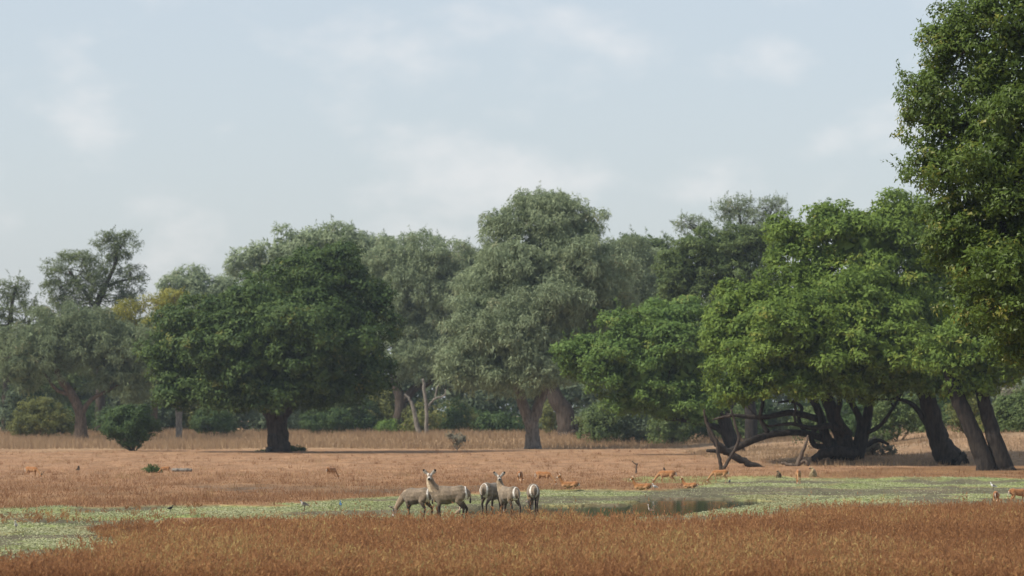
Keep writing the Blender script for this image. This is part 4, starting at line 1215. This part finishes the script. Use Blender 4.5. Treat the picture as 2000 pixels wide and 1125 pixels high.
tk = 'shrubs in the shade behind the low boughs on the right'
for i in range(17):
    x = 1165 + i * 44 + rng.uniform(-14, 14)
    D = rng.uniform(346, 362)
    w = rng.uniform(30, 44); h = rng.uniform(34, 50)
    yb = project(0, D, float(H((x - 1000) / FPX * D, D)))[1]
    shrub('shade_shrub', 'dark shrub in the deep shade behind the low boughs on the right', (x, yb), [(x, yb - h * .8, w, h), (x + rng.uniform(-20, 20), yb - h * 1.3, w * .8, h * .7)],
          dict(ST_BUSH, rc=.8, size=.32, n=44), M[['mid_leaf', 'bush_leaf', 'wood_leaf'][i % 3]], M['bark_dark'], 400 + i, D=D, group=tk, stems=4)

# far wood: one mass of foliage closing the view behind the trunks
def far_wood():
    rng = np.random.default_rng(500)
    lobes = []
    for i in range(140):
        x = rng.uniform(-500, 2500); D = rng.uniform(470, 540)
        top = np.interp(x, [-500, 0, 60, 330, 520, 900, 1200, 1300, 1560, 2500], [620, 620, 660, 600, 560, 560, 560, 560, 560, 600])
        y = rng.uniform(top + 60, 800)
        s = SC(D)
        lobes.append((W(x, y, D), np.array([rng.uniform(50, 90) / s, 4.0, rng.uniform(45, 75) / s]), 1.0))
    Q, cv, lv, C = crown_leaves(rng, lobes, dict(rc=2.0, n=34, size=1.15, asp=.6, flat=.85, cover=.55, droop=.15, fill=.1, core=.35, coresize=2.2))
    o = link('far_wood', quads_mesh('far_wood', Q, clump=cv, leafv=lv), M['wood_leaf'])
    tag(o, 'hazy mass of distant woodland behind all the trees', 'woodland', kind='stuff')
far_wood()
def wood_floor():
    rng = np.random.default_rng(501)
    lobes = []
    for i in range(110):
        x = rng.uniform(-500, 2600); D = rng.uniform(440, 470)
        s = SC(D)
        z = float(H((x - 1000) / FPX * D, D))
        c = W(x, 800, D); c[2] = z + rng.uniform(.5, 6.5)
        lobes.append((c, np.array([rng.uniform(3, 5), 2.0, rng.uniform(1.8, 3.2)]), 1.0))
    Q, cv, lv, C = crown_leaves(rng, lobes, dict(rc=1.4, n=26, size=0.9, asp=.6, flat=.85, cover=.6, fill=.1, core=.35, coresize=1.6))
    o = link('far_thicket', quads_mesh('far_thicket', Q, clump=cv, leafv=lv), M['wood_leaf'])
    tag(o, 'dim thicket filling the shade under the distant wood', 'thicket', kind='stuff')
wood_floor()

# ================================================================== grasses (stuff)
def blades(P, h, w, lean, rng):
    """bent blade: one narrow quad; P (n,3)"""
    n = len(P)
    a = rng.uniform(0, 2 * math.pi, n)
    S = np.stack([np.cos(a), np.sin(a) * .4, 0 * a], 1)
    dirn = np.stack([rng.normal(size=n) * lean, rng.normal(size=n) * lean, np.ones(n)], 1)
    tip = P + dirn * h[:, None]
    mid = P + dirn * h[:, None] * .5
    return np.stack([P - S * w[:, None] * .3, P + S * w[:, None] * .3, mid + S * w[:, None] * .5, tip], 1)

def foreground():
    rng = np.random.default_rng(600)
    n = 40000
    Y = 1 / rng.uniform(1 / 132, 1 / 69, n)
    X = rng.uniform(-1, 1, n) * (Y * 0.19 + 1.5)
    x, y = project(X, Y, 0 * X)
    wob = (fbm(X * .5, Y * .25, 97) - .5) * 26
    keep = (y + wob > fg_edge(x)) | ((inpoly(x, y + wob * .6, [(170, 1036), (330, 1026), (700, 1024), (900, 1040), (300, 1076), (200, 1056)])) & (rng.random(n) < .75))
    stray = (rng.random(n) < .05) & (y + wob > fg_edge(x) - 24)
    keep |= stray
    bed = inpoly(x, y, WEED_POLY) & ~water_mask(X, Y) & ((x < 420) | (x > 1560))      # rusty tufts standing in the weed bed
    keep |= bed & (rng.random(n) < .16 * sstep(.56, .66, fbm(X * .5, Y * .22, 99)))
    X, Y = X[keep], Y[keep]; n = len(X)
    patch = fbm(X * .22, Y * .12, 101)
    clu = fbm(X * .9, Y * .6, 103)
    hgt = (0.24 + .34 * rng.random(n)) * (.55 + .6 * patch + .5 * clu)
    tall = rng.random(n) < .08
    hgt[tall] *= rng.uniform(1.3, 1.8, tall.sum())
    xx, yy = project(X, Y, 0 * X)
    hgt *= np.where(yy < fg_edge(xx), .45, 1.0)
    P0 = np.stack([X, Y, H(X, Y) + .03], 1)
    lean = np.stack([rng.normal(size=n) * .14, rng.normal(size=n) * .14, np.ones(n)], 1)
    k = 19
    idx = np.repeat(np.arange(n), k)
    t = np.tile(np.linspace(.12, 1, k), n) + rng.normal(size=n * k) * .04
    base = P0[idx] + lean[idx] * (hgt[idx] * t)[:, None] + rng.normal(size=(n * k, 3)) * np.array([.06, .06, .02])
    T = norm(np.stack([rng.normal(size=n * k) * .7, rng.normal(size=n * k) * .7, rng.uniform(.3, 2.4, n * k)], 1))
    Nn = rdir(rng, n * k)
    Ln = rng.uniform(.05, .17, n * k)
    Q = leaf_tris(base, Nn, T, Ln, Ln * rng.uniform(.16, .34, n * k))
    # stems
    Sq = blades(P0, hgt, np.full(n, .02), .14, rng)
    Sq[:, 3] = P0 + lean * hgt[:, None]
    A = np.concatenate([Q, Sq[:, [0, 1, 3]]])
    pv = np.clip((patch - .5) * 1.6 + (clu - .5) * 1.3 + .48 + rng.normal(size=n) * .18, 0, 1)
    cl = np.concatenate([pv[idx], pv])
    o = link('rusty_grass', quads_mesh('rusty_grass', A, clump=cl, leafv=rng.random(len(A))), M['rust_grass'])
    tag(o, 'dense stand of rusty red-brown marsh plants in the foreground', 'grass', kind='stuff')
foreground()

def plain_grass():
    rng = np.random.default_rng(610)
    n = 230000
    Y = 1 / rng.uniform(1 / 335, 1 / 118, n)
    X = rng.uniform(-1, 1, n) * (Y * 0.19 + 2)
    x, y = project(X, Y, 0 * X)
    bad = inpoly(x, y, WEED_POLY) | inpoly(x, y, WATER_POLY) | (inpoly(x, y, MUD_POLY) & (rng.random(n) < .5)) | (y > fg_edge(x)) | ((X > 20) & (Y > 228) & (rng.random(n) < .8))
    patch = fbm(X * .12, Y * .05, 111)
    bad |= rng.random(n) > .15 + patch * 1.1
    X, Y, patch = X[~bad], Y[~bad], patch[~bad]; n = len(X)
    P = np.stack([X, Y, H(X, Y) + .03], 1)
    h = rng.uniform(.07, .20, n) * (.4 + 1.1 * patch) * np.interp(Y, [118, 160, 230, 330], [1.7, 1.25, .75, .6])
    Q = blades(P, h, rng.uniform(.03, .075, n), .5, rng)[:, [0, 1, 3]]
    cl = np.clip(np.interp(Y, [118, 165, 210, 320], [.15, .3, .6, .8]) + (patch - .5) * 1.2 + rng.normal(size=n) * .12, 0, 1)
    # scattered coarser tufts
    nt_ = 900; m = 16
    ty = 1 / rng.uniform(1 / 330, 1 / 130, nt_); tx = rng.uniform(-1, 1, nt_) * (ty * .19 + 2)
    a, b = project(tx, ty, 0 * tx)
    okt = ~(inpoly(a, b, WEED_POLY) | inpoly(a, b, WATER_POLY))
    tx, ty = np.repeat(tx[okt], m), np.repeat(ty[okt], m)
    tx = tx + rng.normal(size=len(tx)) * .16; ty = ty + rng.normal(size=len(ty)) * .3
    tq = blades(np.stack([tx, ty, H(tx, ty) + .03], 1), rng.uniform(.15, .42, len(tx)), rng.uniform(.03, .07, len(tx)), .45, rng)[:, [0, 1, 3]]
    Q = np.concatenate([Q, tq]); cl = np.concatenate([cl, np.repeat(rng.choice([0.0, .1, .95], okt.sum()), m)]); n = len(Q)
    o = link('plain_grass', quads_mesh('plain_grass', Q, clump=cl, leafv=rng.random(n)), M['plain_grass'])
    tag(o, 'short dry reddish grass covering the open plain', 'grass', kind='stuff')
plain_grass()

def straw_grass():
    rng = np.random.default_rng(620)
    n = 95000
    Y = rng.uniform(318, 432, n)
    X = rng.uniform(-1, 1, n) * (Y * 0.19 + 2)
    patch = fbm(X * .10, Y * .06, 121)
    edge = 330 + (fbm(X * .08, Y * 0 + 3, 123) - .5) * 24
    ok = (Y > edge) & (rng.random(n) < .35 + patch) & ~((X > 20) & (Y < 350) & (rng.random(n) < .6))
    X, Y, patch = X[ok], Y[ok], patch[ok]; n = len(X)
    P = np.stack([X, Y, H(X, Y) + .02], 1)
    h = rng.uniform(.35, .95, n) * (.5 + patch)
    Q = blades(P, h, rng.uniform(.10, .20, n), .22, rng)[:, [0, 1, 3]]
    cl = np.clip(patch + rng.normal(size=n) * .2, 0, 1)
    o = link('straw_grass', quads_mesh('straw_grass', Q, clump=cl, leafv=rng.random(n)), M['straw_grass'])
    tag(o, 'band of tall straw-coloured dry grass along the foot of the wood', 'grass', kind='stuff')
straw_grass()

def bank_grass():
    rng = np.random.default_rng(630)
    n = 26000
    X = rng.uniform(18, 62, n); Y = rng.uniform(222, 300, n)
    patch = fbm(X * .16, Y * .16, 131)
    ok = rng.random(n) < (patch - .32) * 2.6
    X, Y, patch = X[ok], Y[ok], patch[ok]; n = len(X)
    P = np.stack([X, Y, H(X, Y) + .02], 1)
    h = rng.uniform(.15, .5, n) * (.5 + patch)
    Q = blades(P, h, rng.uniform(.08, .15, n), .3, rng)[:, [0, 1, 3]]
    o = link('bank_grass', quads_mesh('bank_grass', Q, clump=np.clip(patch, 0, 1), leafv=rng.random(n)), M['straw_grass'])
    tag(o, 'dry yellow grass tufts growing over the sandy right bank', 'grass', kind='stuff')
bank_grass()

def pond_weed():
    rng = np.random.default_rng(640)
    n = 900000
    Y = 1 / rng.uniform(1 / 200, 1 / 72, n)
    X = rng.uniform(-1, 1, n) * (Y * 0.19 + 2)
    x, y = project(X, Y, 0 * X)
    wobx = (fbm(X * .3, Y * .12, 37) - .5) * 80; wob = (fbm(X * .3, Y * .12, 31) - .5) * 26 * np.clip(100 / Y, .3, 1.2)
    ok = (inpoly(x + wobx, y + wob * .6, WEED_POLY) | (inpoly(x + wobx, y + wob * .5, STREAK_POLY) & (rng.random(n) < .6))) & ~water_mask(X, Y) & (y < fg_edge(x) + 6)
    mudn = np.maximum(fbm(X * .22, Y * .13, 51), fbm(X * .07, Y * .30, 53) - .03)
    ok &= rng.random(n) > sstep(.49, .58, mudn) * .90
    X, Y = X[ok], Y[ok]; n = len(X)
    lump = sstep(.52, .72, fbm(X * .35, Y * .22, 67)); Zn = fbm(X * .9, Y * .5, 61) - .5
    lh = np.interp(project(X, Y, 0 * X)[0], [-500, 300, 800, 1000, 1500, 1650, 3000], [.16, .14, .05, .03, .04, .14, .16])
    P = np.stack([X, Y, H(X, Y) + lump * lh + Zn * .05 - .055 + rng.uniform(0, .03, n)], 1)
    Nn = norm(np.stack([rng.normal(size=n) * .45, rng.normal(size=n) * .45, np.ones(n)], 1))
    T = norm(np.cross(Nn, rdir(rng, n)))
    Ln = rng.uniform(.06, .15, n)
    Q = leaf_quads(P, Nn, T, Ln, Ln * rng.uniform(.7, 1.0, n))[:, [0, 1, 3]] 
    cl = np.clip((fbm(X * .16, Y * .09, 141) - .5) * 2.4 + .5 + rng.normal(size=n) * .12, 0, 1)
    o = link('pond_weed', quads_mesh('pond_weed', Q, clump=cl, leafv=rng.random(n)), M['pond_weed'])
    tag(o, 'pale green mat of floating weed round the pond', 'water weed', kind='stuff')
pond_weed()

# ================================================================== haze
def haze():
    x0, x1, y0, y1, z0, z1 = -1700, 1700, -1700, 1800, -1.6, 42.0
    V = [(x, y, z) for z in (z0, z1) for y in (y0, y1) for x in (x0, x1)]
    F = [(0, 2, 3, 1), (4, 5, 7, 6), (0, 1, 5, 4), (2, 6, 7, 3), (0, 4, 6, 2), (1, 3, 7, 5)]
    me = bpy.data.meshes.new('haze'); me.from_pydata(V, [], F); me.update()
    m, t, o = new_mat('haze')
    v = nd(t, 'ShaderNodeVolumePrincipled')
    v.inputs['Color'].default_value = (0.72, 0.86, 1.0, 1)
    v.inputs['Density'].default_value = 0.00012
    v.inputs['Anisotropy'].default_value = 0.2
    L(t, v.outputs[0], o.inputs['Volume'])
    ob = link('haze', me, m)
    tag(ob, 'thin pale blue haze in the air over the plain', 'haze', kind='stuff')
haze()
